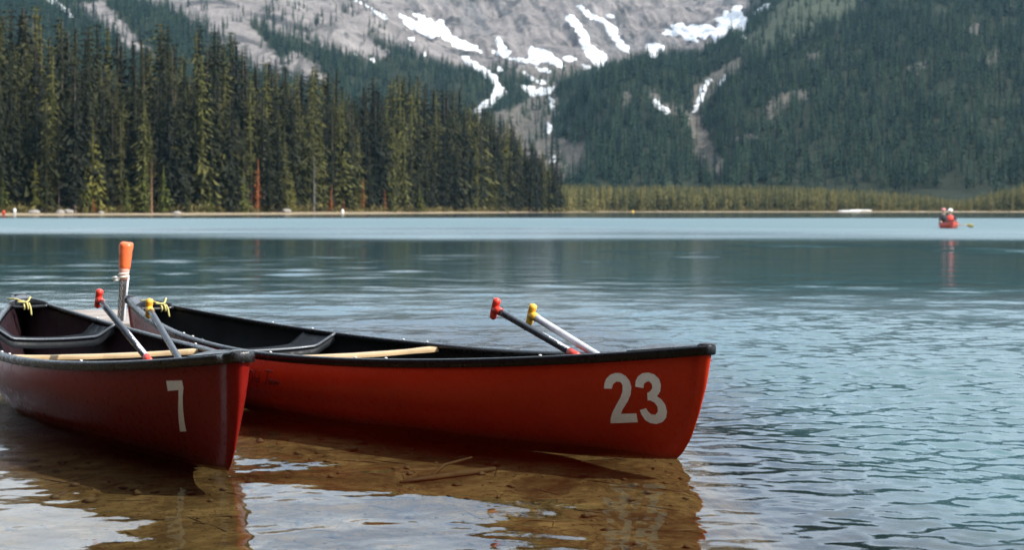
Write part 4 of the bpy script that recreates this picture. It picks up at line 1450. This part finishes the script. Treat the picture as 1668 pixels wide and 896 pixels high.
# ---------------------------------------------------------------- paddles
def paddle(name, low, grip, grip_mat, shaft_mat, label, extra, worn=None, tape=False, blade=0.5, shaft_r=0.0155, upright=False):
    low, grip = Vector(low), Vector(grip)
    ax = (low - grip).normalized()
    up_ = Vector((0, 0, 1))
    side = (up_ - ax * up_.dot(ax)).normalized()
    root = empty(name, tuple(grip))
    o = grip
    rel = lambda p: p - o
    L = (low - grip).length + extra
    bm = bmesh.new()
    tube_bm(bm, [rel(grip + ax * t) for t in np.linspace(0.012, L, 10)], shaft_r, 14)
    bm_obj('shaft', bm, shaft_mat, root)
    if worn:                                             # bare metal where the paint has rubbed off along one side
        bm = bmesh.new()
        rr = random.Random(3)
        t0, t1 = worn
        w = side.cross(ax).normalized()
        sd_ = worn_side = (side * 0.75 + Vector((1, 0, 0)) * 0.6).normalized()
        sd_ = (sd_ - ax * sd_.dot(ax)).normalized(); ww = ax.cross(sd_)
        n_ = 42
        prev = None
        for k in range(n_):
            t = t0 + (t1 - t0) * k / (n_ - 1)
            half = min(1.25, 0.30 + 1.1 * k / n_ + rr.uniform(-0.25, 0.25))
            row = [bm.verts.new(rel(grip + ax * t) + (sd_ * math.cos(a) + ww * math.sin(a)) * (shaft_r + 0.0007)) for a in np.linspace(-half, half + rr.uniform(-0.2, 0.2), 9)]
            if prev:
                for q in range(8): bm.faces.new((prev[q], prev[q + 1], row[q + 1], row[q]))
            prev = row
        bm_obj('bare_patch', bm, M_SHAFT_GREY, root)
    if tape:
        bm = bmesh.new()
        d_ = (low - grip).length
        tube_bm(bm, [rel(grip + ax * t) for t in (d_ - 0.045, d_ + 0.02)], shaft_r + 0.0015, 14)
        bm_obj('red_band', bm, M_RED_GRIP, root)
    # T grip: a bar with swollen ends, pinched where it meets its socket
    bm = bmesh.new()
    n_ = 13
    pts_, rad_ = [], []
    for k in range(n_):
        u = -1 + 2 * k / (n_ - 1)
        pts_.append(rel(grip) + side * (u * 0.052) - ax * (0.006 * (1 - u * u)) + ax * 0.004 * u)
        rad_.append((0.0165 + 0.0022 * u * u + 0.0015 * u) * math.sqrt(max(0.02, 1 - abs(u) ** 9)))
    tube_bm(bm, pts_, rad_, 14, up=side.cross(ax))
    tube_bm(bm, [rel(grip - ax * 0.004), rel(grip + ax * 0.02), rel(grip + ax * 0.045)], [0.018, 0.0175, shaft_r + 0.002], 14)
    bm_obj('grip', bm, grip_mat, root)
    # blade
    bm = bmesh.new()
    w = side.cross(ax).normalized()
    flat_ = side
    if upright: w, flat_ = side, w
    prof = [(0, 0.017), (0.06, 0.03), (0.14, 0.075), (0.25, 0.092), (0.4, 0.096), (0.47, 0.085), (0.5, 0.05)]
    rings = []
    for t, hw in prof:
        c_ = rel(grip + ax * (L + t * blade / 0.5 - 0.01))
        th = 0.012 if t < 0.1 else 0.006
        rings.append([bm.verts.new(c_ + w * hw), bm.verts.new(c_ + flat_ * th), bm.verts.new(c_ - w * hw), bm.verts.new(c_ - flat_ * th)])
    for a, b_ in zip(rings[:-1], rings[1:]):
        for k in range(4): bm.faces.new((a[k], a[(k + 1) % 4], b_[(k + 1) % 4], b_[k]))
    bm.faces.new(rings[0][::-1]); bm.faces.new(rings[-1])
    bm_obj('blade', bm, M_BLADE, root, False)
    tag(root, label, 'paddle', 'paddles lying in the canoes')
    return root


paddle('paddle', at(243, 588, 8.0), at(161, 487, 8.6), M_RED_GRIP, M_SHAFT, 'black shafted paddle with a red grip in the near canoe numbered 7', 0.36, worn=(0.42, 0.71), tape=True)
paddle('paddle', at(289, 581, 7.9), at(243, 503, 8.5), M_YELLOW_GRIP, M_SHAFT, 'black shafted paddle with a yellow grip in the near canoe numbered 7', 0.36)
paddle('paddle', at(938, 579, 7.4), at(807, 503.5, 7.85), M_RED_GRIP, M_SHAFT, 'black shafted paddle with a red grip in the canoe numbered 23', 0.10, worn=(0.32, 0.57), tape=True, blade=0.38, upright=True)
paddle('paddle', at(973, 579, 7.35), at(866, 513, 7.75), M_YELLOW_GRIP, M_SHAFT_GREY, 'silver shafted paddle with a yellow grip in the canoe numbered 23', 0.10, blade=0.38, upright=True)

# ---------------------------------------------------------------- taped stake and plank raft behind the canoes
raft = empty('raft', (-3.42, 14.2, 0.0), 0.10)
bm = None
plank_bm = bmesh.new()
box_bm(plank_bm, (-0.62, -0.085, -0.018), (0.62, 0.085, 0.018))
bmesh.ops.bevel(plank_bm, geom=plank_bm.edges[:], offset=0.005, segments=1, affect='EDGES')
plank_me = D.meshes.new('plank'); plank_bm.to_mesh(plank_me); plank_bm.free(); plank_me.materials.append(M_PLANK)
for k in range(10):
    p = obj('plank', plank_me, raft)
    p.location = (random.uniform(-0.02, 0.02), -0.85 + k * 0.185, 0.105 + random.uniform(-0.004, 0.004))
    p.rotation_euler = (0, 0, random.uniform(-0.012, 0.012))
for x in (-0.5, 0.5):
    bm = bmesh.new(); tube_bm(bm, [(x, -0.95, 0.0), (x, 0.95, 0.0)], 0.085, 14)
    bm_obj('float_log', bm, M_DEADWOOD, raft)
tag(raft, 'low pale weathered plank raft half hidden behind the near canoe', 'raft')

top = at(206, 396, 13.6); bot = at(194.5, 545, 13.6)
ax = (bot - top).normalized()
st = empty('stake', tuple(bot))
bm = bmesh.new()
tt = lambda py: top.lerp(bot, (py - 396) / (545 - 396)) - bot
tube_bm(bm, [tt(440), tt(470), tt(500), tt(530), tt(545) + Vector((0, 0, -0.15))], [0.030, 0.029, 0.027, 0.025, 0.024], 12)
bm_obj('pole', bm, M_CHAIN, st)
bm = bmesh.new()
w_ = Vector((0.030, 0.004, 0))
tube_bm(bm, [tt(450) + w_, tt(480) + w_ * 0.9, tt(510) + w_ * 0.8, tt(540) + w_ * 0.75], 0.011, 8)
bm_obj('light_conduit', bm, M_SHAFT_GREY, st)
for k in range(9):                                       # links of a chain hanging down the pole
    bm = bmesh.new()
    c_ = tt(461 + k * 8.5) + Vector((-0.006, -0.031, 0))
    tube_bm(bm, [c_ + Vector((math.sin(a) * 0.008, 0, math.cos(a) * 0.017)) for a in np.linspace(0, 2 * math.pi, 11)], 0.0035, 6, False)
    bm_obj('chain_link', bm, M_DEADWOOD, st)
bm = bmesh.new()
rr = random.Random(9)
rings = []
prof = [(394.5, 0.030), (395.5, 0.046), (398, 0.052), (404, 0.052), (410, 0.050), (416, 0.050), (422, 0.047), (428, 0.046), (433, 0.043), (438, 0.040), (440, 0.036)]
for py, r_ in prof:
    c_ = tt(py)
    rings.append([bm.verts.new(c_ + Vector((math.cos(2 * math.pi * k / 20) * r_ * (1 + rr.uniform(-0.07, 0.07)), math.sin(2 * math.pi * k / 20) * r_ * (1 + rr.uniform(-0.07, 0.07)), 0.006 * math.sin(2 * math.pi * k / 20 + py)))) for k in range(20)])
for a, b_ in zip(rings[:-1], rings[1:]):
    for k in range(20): bm.faces.new((a[k], a[(k + 1) % 20], b_[(k + 1) % 20], b_[k]))
bm.faces.new(rings[0]); bm.faces.new(rings[-1])
bm_obj('tape_wrap', bm, M_ORANGE, st)
bm = bmesh.new()
tube_bm(bm, [tt(435), tt(442), tt(450), tt(456)], [0.040, 0.039, 0.036, 0.033], 16)
bm_obj('tape_tail', bm, M_TAPE_END, st)
bm = bmesh.new()
tube_bm(bm, [tt(455) + Vector((math.cos(a) * 0.037, math.sin(a) * 0.037, 0.004 * a)) for a in np.linspace(0, 12.6, 30)], 0.007, 6)
kn = tt(453) + Vector((-0.044, -0.02, 0))
tube_bm(bm, [kn + Vector((0.02, 0, -0.01)), kn + Vector((-0.01, 0, 0.008)), kn + Vector((-0.035, 0, 0.002)), kn + Vector((-0.028, 0, -0.02)), kn + Vector((0.01, 0, -0.012))], 0.009, 8)
bm_obj('string', bm, M_STRING, st)
tag(st, 'upright stake wrapped in orange tape behind the canoes', 'stake')


# ---------------------------------------------------------------- the far canoe and its two paddlers
M_FAR_HULL = plain('far_red_hull', (0.62, 0.06, 0.03), 0.4, 0.1, 5)
M_JACKET_RED = plain('red_life_jacket', (0.72, 0.055, 0.035), 0.7, 0.15, 10)
M_DARK = plain('dark_cloth', (0.020, 0.020, 0.024), 0.8, 0.2, 10)
M_SKIN = plain('skin', (0.52, 0.32, 0.24), 0.6, 0.1, 10)
M_HAT = plain('white_hat', (0.78, 0.76, 0.73), 0.7, 0.08, 10)
M_PINK = plain('pink_cap', (0.60, 0.22, 0.22), 0.7, 0.1, 10)
M_OLIVE = plain('olive_blade', (0.22, 0.19, 0.06), 0.5, 0.2, 10)
fy = 94.0
fp = at(1549, 372, fy)
FAR_YAW = -1.72
far = empty('canoe', (fp.x, fp.y, 0), FAR_YAW)
far.location = (fp.x + 0.34, fp.y + 1.9, 0.0)
tag(far, 'small red canoe with two paddlers far out on the lake at right', 'canoe', 'canoes')
me = HULL_ME['new'].copy(); me.materials[0] = M_FAR_HULL
obj('hull', me, far)
obj('liner', LINER_ME['new'], far)
for g_ in GUN_ME: obj('gunwale', g_, far)
for d_ in DECK_ME: obj('deck_plate', d_, far)
for s0 in (0.33, -0.35): obj('seat', seat_mesh(s0), far)
obj('yoke', [o for o in C23.children if o.name.startswith('yoke')][0].data, far)


def person(local, jacket, hatm, label, arms, brim=True):
    """seated figure: one skinned body with sleeves and trousers by height, head with face, hat"""
    root = empty('person')
    Mw = Matrix.Translation(far.location) @ Matrix.Rotation(FAR_YAW, 4, 'Z')
    root.location = Mw @ Vector(local)
    root.rotation_euler = (0, 0, FAR_YAW)                # faces local +x
    J = [((0, 0, 0.10), 0.15), ((0.02, 0, 0.28), 0.145), ((0.04, 0, 0.46), 0.165), ((0.04, 0, 0.56), 0.09), ((0.05, 0, 0.64), 0.055), ((0.06, 0, 0.72), 0.085), ((0.07, 0, 0.80), 0.095), ((0.07, 0, 0.86), 0.07)]
    E_ = [(i_, i_ + 1) for i_ in range(len(J) - 1)]
    for sgn, (el, ha) in zip((1, -1), arms):
        b0 = len(J)
        J += [((0.04, sgn * 0.17, 0.52), 0.065), (el, 0.05), (ha, 0.034), (tuple(np.array(ha) + np.array((0.06, 0, -0.03))), 0.03)]
        E_ += [(3, b0), (b0, b0 + 1), (b0 + 1, b0 + 2), (b0 + 2, b0 + 3)]
        b1 = len(J)
        J += [((0.08, sgn * 0.10, 0.08), 0.10), ((0.42, sgn * 0.17, 0.16), 0.075), ((0.66, sgn * 0.15, -0.10), 0.05), ((0.78, sgn * 0.15, -0.12), 0.04)]
        E_ += [(0, b1), (b1, b1 + 1), (b1 + 1, b1 + 2), (b1 + 2, b1 + 3)]
    me_ = D.meshes.new('body')
    me_.from_pydata([j_[0] for j_ in J], E_, [])
    o = obj('body', me_)
    o.modifiers.new('skin', 'SKIN'); sb = o.modifiers.new('smooth', 'SUBSURF'); sb.levels = sb.render_levels = 1
    for v_, j_ in zip(o.data.skin_vertices[0].data, J): v_.radius = (j_[1], j_[1])
    o.data.skin_vertices[0].data[0].use_root = True
    dg = bpy.context.evaluated_depsgraph_get()
    me2 = D.meshes.new_from_object(o.evaluated_get(dg))
    D.objects.remove(o)
    me2.name = 'body'
    me2.materials.clear()
    for m_ in (M_DARK, M_SKIN): me2.materials.append(m_)
    for p_ in me2.polygons:
        c_ = p_.center
        hand = min((c_ - Vector(a_[1])).length for a_ in arms) < 0.09
        p_.material_index = 1 if (c_.z > 0.615 or hand) else 0
        p_.use_smooth = True
    body = obj('body', me2, root)
    # life jacket
    bm = bmesh.new()
    rings = []
    for z_, rx, ry, xo in ((0.13, 0.165, 0.20, 0.0), (0.20, 0.185, 0.225, 0.015), (0.34, 0.19, 0.235, 0.03), (0.47, 0.185, 0.23, 0.04), (0.55, 0.13, 0.17, 0.04), (0.59, 0.09, 0.11, 0.045)):
        rings.append([bm.verts.new((xo + math.cos(2 * math.pi * k / 16) * rx, math.sin(2 * math.pi * k / 16) * ry, z_)) for k in range(16)])
    for a_, b_ in zip(rings[:-1], rings[1:]):
        for k in range(16): bm.faces.new((a_[k], a_[(k + 1) % 16], b_[(k + 1) % 16], b_[k]))
    bm_obj('life_jacket', bm, jacket, root)
    # nose
    bm = bmesh.new(); tube_bm(bm, [(0.15, 0, 0.80), (0.185, 0, 0.765), (0.15, 0, 0.755)], [0.012, 0.02, 0.012], 6)
    bm_obj('nose', bm, M_SKIN, root)
    for sgn in (-1, 1):
        bm = bmesh.new(); bmesh.ops.create_uvsphere(bm, u_segments=8, v_segments=6, radius=0.012); bmesh.ops.translate(bm, verts=bm.verts, vec=(0.155, sgn * 0.035, 0.80))
        bm_obj('eye', bm, M_DARK, root)
    # hat: crown and brim
    bm = bmesh.new()
    prof_ = [(0.17 if brim else 0.125, 0.835), (0.125, 0.85), (0.12, 0.89), (0.10, 0.93), (0.05, 0.955), (0.002, 0.96)]
    rings = [[bm.verts.new((0.07 + math.cos(2 * math.pi * k / 16) * r_, math.sin(2 * math.pi * k / 16) * r_, z_)) for k in range(16)] for r_, z_ in prof_]
    for a_, b_ in zip(rings[:-1], rings[1:]):
        for k in range(16): bm.faces.new((a_[k], a_[(k + 1) % 16], b_[(k + 1) % 16], b_[k]))
    bm_obj('hat', bm, hatm, root)
    return tag(root, label, 'person', 'paddlers in the far canoe')


person((0.86, 0.0, 0.10), M_JACKET_RED, M_HAT, 'person in red life jacket and white hat, in the near end of the far canoe', (((0.24, 0.30, 0.36), (0.42, 0.34, 0.26)), ((0.26, -0.22, 0.34), (0.44, 0.02, 0.22))))
person((-0.55, -0.22, 0.12), M_DARK, M_PINK, 'person in dark clothes and a pink cap sitting behind in the far canoe', (((0.22, 0.24, 0.32), (0.36, 0.12, 0.2)), ((0.22, -0.24, 0.32), (0.36, -0.12, 0.2))), False)
pd = empty('paddle', (fp.x, fy, 0.0))
bm = bmesh.new()
a_ = Vector((at(1551, 368, fy - 0.5)).to_tuple()) - pd.location; b_ = at(1572, 366, fy - 0.8) - pd.location; c_ = at(1576, 366.6, fy - 0.8) - pd.location; e_ = at(1586, 368, fy - 0.8) - pd.location
tube_bm(bm, [a_, b_, c_], 0.02, 8)
bm_obj('shaft', bm, M_ASH, pd)
bm = bmesh.new()
tube_bm(bm, [b_.lerp(c_, 0.5), c_, c_.lerp(e_, 0.4), c_.lerp(e_, 0.85), e_], [0.02, 0.07, 0.10, 0.10, 0.05], 10, flat=1.0, up=(0, 0, 1))
for v in bm.verts: v.co.y = (v.co.y - b_.y) * 0.25 + b_.y
bm_obj('blade', bm, M_OLIVE, pd)
tag(pd, 'paddle with an olive yellow blade held out from the far canoe', 'paddle')


# ---------------------------------------------------------------- small things on the shores
def rock_bm(seed, sx, sy, sz):
    bm = bmesh.new()
    bmesh.ops.create_icosphere(bm, subdivisions=3, radius=1)
    g_ = np.random.default_rng(seed)
    dirs = g_.normal(size=(9, 3)); dirs /= np.linalg.norm(dirs, axis=1)[:, None]
    for v in bm.verts:
        n_ = v.co.normalized()
        k = 1.0
        for d_ in dirs: k = min(k, 0.82 / max(0.2, float(n_.dot(Vector(d_)))) if n_.dot(Vector(d_)) > 0.82 else k)
        v.co = Vector((n_.x * sx, n_.y * sy, n_.z * sz)) * k * (1 + g_.normal(0, 0.02))
    return bm


for i_, (px, py, sx, sz, lab) in enumerate(((112, 336, 1.1, 0.7, 'pale boulder on the earth bank at far left of the shore'), (288, 345.5, 1.0, 0.5, 'flat pale boulder on the left beach under the pines'), (466, 336, 1.3, 0.7, 'large pale boulder above the beach left of the slim dead tree'),
                                           (55, 331, 1.2, 0.6, 'brownish boulder half buried in the bank at far left'), (98, 330, 1.0, 0.6, 'brown boulder behind the pale one at far left'), (164, 339, 0.7, 0.4, 'small pinkish boulder on the bank below the little rust sapling'))):
    d = shore(px) + (17 if py < 340 else 8)
    x = (px - 834) / FPX * d
    o = bm_obj('boulder', rock_bm(40 + i_, sx, sx * 0.8, sz), M_STONE)
    o.location = (x, d, float(ground(px, d)) + sz * 0.3)
    tag(o, lab, 'boulder', 'boulders along the left shore')


def lathe(name, prof, mat, parent=None, n=14):
    bm = bmesh.new()
    rings = [[bm.verts.new((math.cos(2 * math.pi * k / n) * r_, math.sin(2 * math.pi * k / n) * r_, z_)) for k in range(n)] for r_, z_ in prof]
    for a_, b_ in zip(rings[:-1], rings[1:]):
        for k in range(n): bm.faces.new((a_[k], a_[(k + 1) % n], b_[(k + 1) % n], b_[k]))
    bm.faces.new(rings[0][::-1]); bm.faces.new(rings[-1])
    return bm_obj(name, bm, mat, parent)


for px, mat, hgt, lab in ((24, M_WHITE, 1.15, 'white marker post standing at the water line at far left'), (6, M_RED_GRIP, 0.8, 'small red marker post left of the white one')):
    d = shore(px) + 4
    o = lathe('marker_post', [(0.25, -0.3), (0.25, hgt * 0.55), (0.30, hgt * 0.6), (0.28, hgt * 0.85), (0.15, hgt), (0.02, hgt * 1.03)], mat)
    o.location = ((px - 834) / FPX * d, d, float(ground(px, d)))
    tag(o, lab, 'marker post')
o = lathe('buoy', [(0.05, -0.3), (0.35, -0.2), (0.5, 0.05), (0.45, 0.35), (0.22, 0.6), (0.08, 0.95), (0.02, 1.0)], M_YELLOW_GRIP)
o.location = ((1031 - 834) / FPX * 660, 660, 0.0)
tag(o, 'small yellow buoy afloat near the far shore', 'buoy')
d = shore(558) + 7
o = lathe('marker_post', [(0.35, -0.3), (0.38, 0.5), (0.2, 0.9), (0.05, 1.1)], M_WHITE)
o.location = ((558 - 834) / FPX * d, d, float(ground(558, d)))
tag(o, 'pale squat marker at the water in the middle of the left shore', 'marker post')
for i_, (p0, p1, r_) in enumerate(((1366, 1402, 0.42), (1385, 1420, 0.36))):
    d = 812 + i_ * 1.6
    bm = bmesh.new()
    a_ = Vector(((p0 - 834) / FPX * d, d, 0.45 + 0.35 * i_)); b_ = Vector(((p1 - 834) / FPX * d, d + 1, 0.5 + 0.3 * i_))
    tube_bm(bm, [a_.lerp(b_, t) for t in (0, 0.3, 0.7, 1)], [r_, r_ * 0.95, r_ * 0.8, r_ * 0.6], 12)
    o = bm_obj('driftwood_log', bm, M_WHITE)
    tag(o, ('bleached log lying on the far shore at right, left one of two', 'bleached log lying on the far shore at right, right one of two')[i_], 'log', 'bleached logs on the far shore')
# a branch lying on the lake bed before the canoe
bm = bmesh.new()


def bed_pt(px, py):
    o_ = Vector((0, 0, CAM_H)); d_ = at(px, py, 1.0) - o_
    t = 6.0
    for _ in range(30):
        p_ = o_ + d_ * t
        t -= (float(bed_z(np.array(p_.x), np.array(p_.y))) - p_.z) / (d_.z * -1) * 0.6
    return o_ + d_ * t + Vector((0, 0, 0.012))


bp = [bed_pt(652, 791), bed_pt(700, 784), bed_pt(760, 776), bed_pt(806, 769)]
tube_bm(bm, bp, [0.006, 0.010, 0.012, 0.009], 8)
tube_bm(bm, [bp[1], bp[1] + Vector((0.05, 0.14, 0.03)), bp[1] + Vector((0.16, 0.22, 0.05))], [0.009, 0.007, 0.004], 6)
o = bm_obj('sunken_branch', bm, plain('soaked_wood', (0.115, 0.068, 0.032), 0.8, 0.35, 12))
tag(o, 'thin forked branch lying on the lake bed in front of the canoe numbered 23', 'branch')

# pebbles, bark and twigs strewn over the bed of the shallows
gl_ = np.random.default_rng(91)
V, F = [], []
oct_ = np.array(((1, 0, 0), (0, 1, 0), (-1, 0, 0), (0, -1, 0), (0, 0, 1), (0, 0, -1)), float)
octf = ((0, 1, 4), (1, 2, 4), (2, 3, 4), (3, 0, 4), (1, 0, 5), (2, 1, 5), (3, 2, 5), (0, 3, 5))
for k in range(1500):
    x_, y_ = gl_.uniform(-3.2, 1.6), gl_.uniform(4.2, 10.5)
    z_ = float(bed_z(np.array(x_), np.array(y_)))
    a_ = gl_.random() * 6.283
    ca_, sa_ = math.cos(a_), math.sin(a_)
    if gl_.random() < 0.72:
        r_ = 0.006 + 0.020 * gl_.random() ** 2.5
        sc_ = np.array((r_ * gl_.uniform(0.8, 1.7), r_, r_ * gl_.uniform(0.35, 0.7)))
    else:
        sc_ = np.array((gl_.uniform(0.03, 0.16), gl_.uniform(0.002, 0.005), gl_.uniform(0.002, 0.004)))
    P_ = oct_ * sc_ * gl_.uniform(0.8, 1.2, (6, 1))
    o_ = len(V)
    for p_ in P_: V.append((x_ + p_[0] * ca_ - p_[1] * sa_, y_ + p_[0] * sa_ + p_[1] * ca_, z_ + p_[2] + sc_[2] * 0.5))
    for f_ in octf: F.append(tuple(o_ + q for q in f_))
lit = obj('lake_bed_litter', mesh_np('lake_bed_litter', np.array(V), np.array(F), plain('litter', (0.14, 0.088, 0.045), 0.9, 0.6, 6)))
tag(lit, 'pebbles, bark and twigs on the bed of the shallows', kind='stuff')

# ---------------------------------------------------------------- air
bm = bmesh.new()
box_bm(bm, (-3200, -90, -9), (3200, 4150, 760))
hz = bm_obj('haze', bm, D.materials.new('haze'), None, False)
hm = hz.data.materials[0]
hm.use_nodes = True
for x in list(hm.node_tree.nodes):
    if x.type != 'OUTPUT_MATERIAL': hm.node_tree.nodes.remove(x)
pv = hm.node_tree.nodes.new('ShaderNodeVolumePrincipled')
pv.inputs['Color'].default_value = (0.35, 0.68, 1.0, 1)
pv.inputs['Density'].default_value = 0.000030
pv.inputs['Anisotropy'].default_value = 0.0
hm.node_tree.links.new(pv.outputs[0], next(x for x in hm.node_tree.nodes if x.type == 'OUTPUT_MATERIAL').inputs['Volume'])
tag(hz, 'thin blue summer haze over the lake', kind='stuff')
print('left trees', count)
